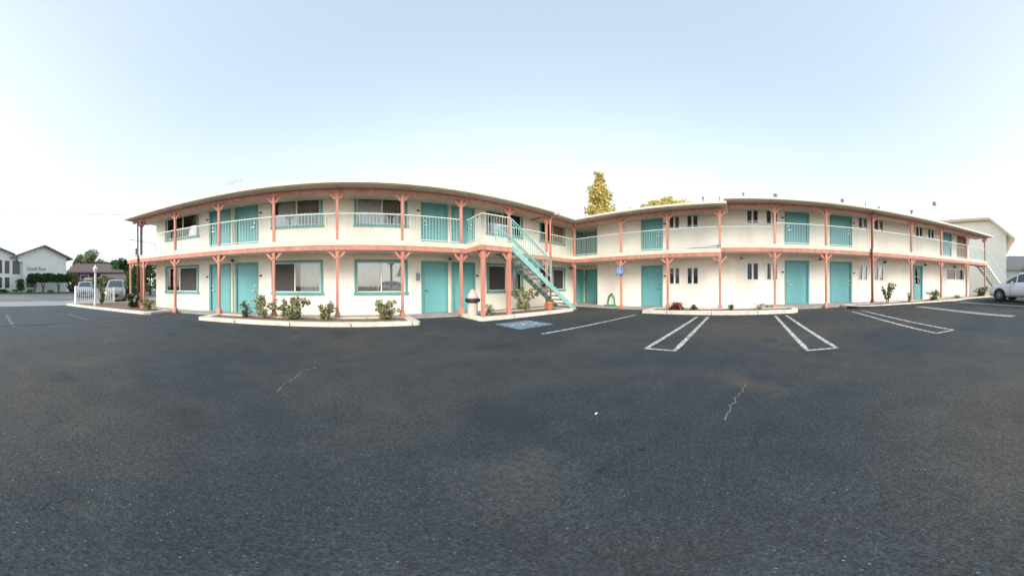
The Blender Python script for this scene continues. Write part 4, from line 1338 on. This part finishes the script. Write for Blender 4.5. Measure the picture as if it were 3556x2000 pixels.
# nose points to the right wing; our side is the side with larger y
car('white compact people carrier parked nose in at the right end of the lot', (8.10, -13.05, .27), PI, M['car_white'], 4.4, 1.76, 1.62)
for ch in []: pass
car('silver car parked at the street kerb behind the picket fence, nearer the building', (*dirp(-.945, 18.6), 0), math.radians(140), M['car_silver'], 4.3, 1.62, 1.78, group='cars in the street')
car('pale blue van-like car across the street in front of the brown roofed house', (*dirp(-1.066, 26.5), 0), math.radians(147), M['car_blue'], 4.6, 1.9, 1.8, group='cars in the street')

# ------------------------------------------------------------------ buildings across the street
apt = thing('apartment_building', 'white two storey gabled apartment building with dark lettering across the street', 'building', (-45, 15, 0))
b = MB()
X = -45
b.add([(X, 11.9, 0), (X, 20.9, 0), (X, 20.9, 6.9), (X, 16.0, 8.9), (X, 11.0, 6.95), (X, 11.0, 5.8), (X, 11.9, 5.8)], [(0, 1, 2, 3, 4, 5, 6)])
b.quad((X, 20.9, 0), (X - 16, 20.9, 0), (X - 16, 20.9, 6.9), (X, 20.9, 6.9))
b.add([(X - .6, -6, 0), (X - .6, 12.4, 0), (X - .6, 12.4, 6.7), (X - .6, 10.4, 7.2), (X - .6, 3.0, 9.9), (X - .6, -6, 6.7)], [(0, 1, 2, 3, 4, 5)])
b.build('wall', M['white_wall'], apt)
def slab(b, p0, p1, q0, q1, th=.22):
    vs = [p0, p1, q1, q0]
    b.add([tuple(v) for v in vs] + [(v[0], v[1], v[2] - th) for v in vs], [(0, 1, 2, 3), (7, 6, 5, 4), (0, 4, 5, 1), (1, 5, 6, 2), (2, 6, 7, 3), (3, 7, 4, 0)])
b = MB()
slab(b, (X + .9, 16.0, 9.15), (X - 17, 16.0, 9.15), (X + .9, 9.6, 6.65), (X - 17, 9.6, 6.65), .3)
slab(b, (X + .9, 16.0, 9.15), (X - 17, 16.0, 9.15), (X + .9, 21.9, 6.75), (X - 17, 21.9, 6.75), .3)
slab(b, (X + .2, 3.0, 10.15), (X - 17, 3.0, 10.15), (X + .2, 10.5, 7.3), (X - 17, 10.5, 7.3), .3)
slab(b, (X + .2, 3.0, 10.15), (X - 17, 3.0, 10.15), (X + .2, -6.5, 6.7), (X - 17, -6.5, 6.7), .3)
b.build('roof', M['roof_grey'], apt)
XX = X - .6
for (ya, yb, za_, zc) in ((7.3, 8.1, 3.6, 6.1), (8.6, 9.5, 3.6, 6.0), (7.3, 8.1, .9, 2.9), (8.6, 9.5, .9, 2.9), (12.6, 14.6, 1.0, 2.7)):
    xx = XX if ya < 12 else X
    wn = MB().box(xx, xx + .05, ya - .1, yb + .1, za_ - .1, zc + .1).build('window', M['white_frame'], apt)
    MB().box(xx + .05, xx + .08, ya, yb, za_, zc).build('pane', M['dark_glass'], wn)
b = MB()
n = 12
pts = [(10.1, 3.5), (11.5, 3.5), (11.5, 5.7)] + [(10.8 + .7 * math.cos(PI * i / n), 5.7 + .45 * math.sin(PI * i / n)) for i in range(1, n)] + [(10.1, 5.7)]
b.add([(XX + .06, y_, z_) for y_, z_ in pts], [tuple(range(len(pts)))])
b.add([(XX + .0, y_, z_) for y_, z_ in pts] + [(XX + .06, y_, z_) for y_, z_ in pts], [(i, (i + 1) % len(pts), len(pts) + (i + 1) % len(pts), len(pts) + i) for i in range(len(pts))])
b.build('arched_window', M['dark_glass'], apt)
# lettering
tc = bpy.data.curves.new('lettering', 'FONT')
tc.body = 'Quail Run'
tc.size = .95; tc.extrude = .03
to = bpy.data.objects.new('tmp_text', tc); COL.objects.link(to)
bpy.context.view_layer.update()
me = bpy.data.meshes.new_from_object(to.evaluated_get(bpy.context.evaluated_depsgraph_get()))
bpy.data.objects.remove(to)
lo = bpy.data.objects.new('lettering', me); COL.objects.link(lo)
me.materials.clear(); me.materials.append(M['letter'])
lo.parent = apt; lo.location = (0.05, -2.35, 4.25); lo.rotation_euler = (PI / 2, 0, PI / 2)

# clipped flat-topped trees in front
tr = [(-42, 13.3), (-42, 14.9), (-42, 17.9)]
lbl = ['left one of the three flat clipped trees before the white apartments', 'middle one of the three flat clipped trees before the white apartments', 'right one of the three flat clipped trees before the white apartments']
for i, (x, y) in enumerate(tr):
    y0_, y1_ = ((12.3, 14.4), (14.4, 16.6), (16.6, 20.4))[i]
    cl = []
    k = y0_
    while k < y1_:
        for zz in (2.35, 2.85, 3.2):
            cl.append((x + random.uniform(-.5, .5), k + random.uniform(-.1, .1), zz + random.uniform(-.08, .08), .55 if zz < 3 else .42, .75))
        k += .30
    t = thing('clipped_tree', lbl[i], 'tree', (x, y, 0), 'clipped trees before the apartments')
    b = MB()
    for a in (-.12, .12):
        b.tube([(x, y, 0), (x, y + a, 1.2), (x, y + a * 3.5, 2.3)], [.16, .12, .07], 7)
    b.build('trunk', M['bark'], t)
    c = MB(); leaves(c, cl, 5200, .13, seed=40 + i); c.build('crown', M['leaf_hedge'], t)
def bush(label, x, y, r, h, m, n, size, seed, name='garden_bush', wide=0):
    rd = random.Random(seed)
    cl = [(x + rd.uniform(-r, r) * .5, y + rd.uniform(-r, r) * (.6 + wide), h * rd.uniform(.35, .75), r * rd.uniform(.45, .7), h / (2.2 * r)) for _ in range(9)]
    t = thing(name, label, 'bush', (x, y, 0))
    MB().tube([(x, y, 0), (x, y, h * .5)], [.06, .03], 6).build('stem', M['bark'], t)
    c = MB(); leaves(c, cl, n, size, seed=seed); c.build('foliage', M[m], t)
bush('dark leaning bush left of the clipped trees', -42.5, 10.6, 1.0, 2.5, 'leaf_hedge', 1500, .11, 51)
bush('low dark hedge at the far left edge across the street', -42.3, 7.9, 1.3, .75, 'leaf_dark', 1400, .09, 52, 'hedge', 1.0)
bush('dark green bush at the right corner of the apartment building', -42, 21.6, .9, 1.7, 'leaf_hedge', 1200, .1, 53)
bush('green bush low on the verge under the clipped trees', -41.6, 12.3, .6, .8, 'leaf_olive', 500, .08, 54)
bush('small round bush between the clipped tree trunks', -41.6, 16.1, .6, .6, 'leaf_olive', 500, .08, 55)

# brown-roofed house
x0, y0 = dirp(-1.05, 62)
hs_ = thing('house', 'low red brick house with broad brown hipped roof between the trees', 'house', (x0, y0, 0))
def HF(u, v, z):   # u to the right as seen from the lot, v towards the lot
    a = -1.05
    return (x0 + u * math.cos(a) - v * math.sin(a), y0 - u * math.sin(a) - v * math.cos(a), z)
MB(HF).box(-4.2, 7.5, -6, 0, 0, 4.75).build('wall', M['brick'], hs_)
b = MB(HF); b.add([(-5.8, 1.2, 4.5), (9, 1.2, 4.5), (9, -7, 4.5), (-5.8, -7, 4.5), (-3.0, -2.6, 7.1), (5.5, -2.6, 7.1), (-5.8, 1.2, 4.75), (9, 1.2, 4.75), (9, -7, 4.75), (-5.8, -7, 4.75)],
                  [(0, 1, 2, 3), (6, 7, 5, 4), (7, 8, 5), (8, 9, 4, 5), (9, 6, 4), (0, 1, 7, 6), (1, 2, 8, 7), (2, 3, 9, 8), (3, 0, 6, 9)])
b.build('roof', M['roof_brown'], hs_)
wn = MB(HF).box(-2, .2, 0, .06, 2.9, 4.2).build('window', M['white_frame'], hs_); MB(HF).box(-1.85, .05, .06, .09, 3.05, 4.05).build('pane', M['dark_glass'], wn)
# carport / white flat roof in front
x1, y1 = dirp(-1.015, 40)
cp = thing('carport', 'pale flat roofed carport in front of the brown roofed house', 'carport', (x1, y1, 0))
def CF(u, v, z):
    a = -1.015
    return (x1 + u * math.cos(a) - v * math.sin(a), y1 - u * math.sin(a) - v * math.cos(a), z)
MB(CF).box(-2.0, 1.9, -4, 0, 2.25, 2.6).build('roof', M['cream_trim'], cp)
for u in (-1.9, 1.8): MB(CF).box(u - .06, u + .06, -.15, -.03, 0, 2.25).build('post', M['white_paint'], cp)
MB(CF).box(-1.9, 1.8, -4, -3.9, 0, 2.25).build('wall', M['white_wall'], cp)

def bigtree(label, az, d, h, w, lm, seed, n=5000, size=.22, z0=.35):
    x, y = dirp(az, d)
    rd = random.Random(seed)
    cl = []
    for _ in range(22):
        a = rd.uniform(0, 2 * PI); q = rd.random() ** .5
        zz = h * rd.uniform(z0, .86)
        ww = w * .5 * (1 - max(0, (zz / h - .6)) * 1.1)
        cl.append((x + math.cos(a) * ww * q, y + math.sin(a) * ww * q, zz, w * rd.uniform(.12, .2), .85))
    tree('leafy_tree', label, 'tree', x, y, h, h * .03, cl, n, size, lm, seed, group='trees across the street')
bigtree('broad olive green tree rising behind the brown roof', -1.03, 80, 15.5, 11, 'leaf_olive', 61, 6500, .26)
bigtree('smaller pale tree at the left end of the brown roof', -1.10, 78, 11, 5, 'leaf_olive', 62, 2600, .22)
bigtree('dark tree right of the brown roof', -.965, 66, 8.6, 7.5, 'leaf_hedge', 63, 5000, .24, .15)
bigtree('dark pointed tree beside the left balcony landing', -.905, 50, 7.2, 4.8, 'leaf_hedge', 64, 4500, .2, .12)
bigtree('dark green tree seen under the balcony at the left end', -.80, 34, 5.2, 5.2, 'leaf_hedge', 65, 5000, .16, .1)
bigtree('green tree behind the second coral post under the landing', -.855, 40, 3.9, 4.0, 'leaf_hedge', 66, 3500, .17, .1)
bigtree('grey green shrubby tree at the right corner of the apartments', -1.115, 52, 4.2, 3.4, 'leaf_olive', 67, 2200, .18, .1)
bigtree('small green tree behind the lamp post and the bush', -.985, 36, 2.9, 3.4, 'leaf_olive', 68, 2600, .15, .1)
x2, y2 = dirp(-.93, 44)
sh_ = thing('shed', 'low dark roofed outbuilding beyond the street right of the brown house', 'shed', (x2, y2, 0))
def ShF(u, v, z):
    a = -.93
    return (x2 + u * math.cos(a) - v * math.sin(a), y2 - u * math.sin(a) - v * math.cos(a), z)
MB(ShF).box(-2.8, 4.5, -4, 0, 0, 2.0).build('wall', M['white_wall'], sh_)
b = MB(ShF); b.add([(-3.2, .4, 1.95), (4.9, .4, 1.95), (4.9, -2, 3.5), (-3.2, -2, 3.5), (4.9, -4.4, 1.95), (-3.2, -4.4, 1.95)], [(0, 1, 2, 3), (3, 2, 4, 5), (0, 3, 5), (1, 4, 2)])
b.build('roof', M['roof_brown'], sh_)

# overhead cable with its poles
cbl = []
for i in range(41):
    t = i / 40 * 2 - 1
    cx, cy = dirp(-1.157, 27)
    tx, ty = math.cos(-1.157), -math.sin(-1.157)
    cbl.append((cx + tx * t * 26, cy + ty * t * 26, 9.35 + .5 * t * t))
tag(MB().tube(cbl, .022, 5).build('power_cable', M['black']), 'thin overhead cable crossing the sky at the left', 'cable')
for i, e in enumerate((cbl[0], cbl[-1])):
    up_ = thing('utility_pole', ('wooden utility pole holding the near left end of the overhead cable', 'wooden utility pole behind the left wing holding the overhead cable')[i], 'pole', (e[0], e[1], 0))
    MB().tube([(e[0], e[1], 0), (e[0], e[1], e[2] + .5)], [.14, .10], 10).build('pole', M['bark'], up_)
    MB().bar((e[0] - 1 * ty, e[1] + 1 * tx, e[2]), (e[0] + 1 * ty, e[1] - 1 * tx, e[2]), .09, .11).build('crossarm', M['bark'], up_)

# ------------------------------------------------------------------ right end: neighbours
nb = thing('neighbouring_house', 'tall white gabled building standing beyond the right end of the motel', 'building', (15, -25, 0))
xn, yn = dirp(2.564, 27)
def NF(u, v, z):
    a = 2.564
    return (xn + u * math.cos(a) - v * math.sin(a), yn - u * math.sin(a) - v * math.cos(a), z)
nb.location = (xn, yn, 0); ORG[nb.name] = Vector((xn, yn, 0))
b = MB(NF); b.add([(-10, 0, 0), (1.84, 0, 0), (1.84, 0, 6.75), (0, 0, 8.15), (-3, 0, 8.0), (-10, 0, 7.7)], [(0, 1, 2, 3, 4, 5)])
b.quad((1.84, 0, 0), (1.84, -12, 0), (1.84, -12, 6.75), (1.84, 0, 6.75))
b.build('wall', M['bright_wall'], nb)
b = MB(NF)
slab(b, (0, .7, 8.45), (0, -12.5, 8.45), (2.75, .7, 6.15), (2.75, -12.5, 6.15), .24)
slab(b, (0, .7, 8.45), (0, -12.5, 8.45), (-10.5, .7, 8.0), (-10.5, -12.5, 8.0), .24)
b.build('roof', M['cream_trim'], nb)
x3, y3 = dirp(2.68, 46)
h2 = thing('house', 'low house with grey shingled roof behind the white car', 'house', (x3, y3, 0))
def H2(u, v, z):
    a = 2.68
    return (x3 + u * math.cos(a) - v * math.sin(a), y3 - u * math.sin(a) - v * math.cos(a), z)
MB(H2).box(-6, 8, -7, 0, 0, 3.9).build('wall', M['white_wall'], h2)
b = MB(H2); b.add([(-7, .8, 3.8), (9, .8, 3.8), (9, -3.5, 6.8), (-2.0, -3.5, 6.9), (-7, -7.8, 3.8), (9, -7.8, 3.8)], [(0, 1, 2, 3), (3, 2, 5, 4), (0, 3, 4), (1, 5, 2)])
b.build('roof', M['roof_grey'], h2)
b = MB(H2); b.add([(.6, 2.2, 3.6), (4.4, 2.2, 3.6), (2.5, 2.2, 5.4), (.6, -2, 3.6), (4.4, -2, 3.6), (2.5, -2, 5.4)], [(0, 1, 2), (0, 2, 5, 3), (1, 4, 5, 2)])
b.build('porch_gable', M['brick'], h2)
wn = MB(H2).box(-.6, .4, 0, .06, 1.6, 2.9).build('window', M['white_frame'], h2); MB(H2).box(-.5, .3, .06, .09, 1.7, 2.8).build('pane', M['dark_glass'], wn)
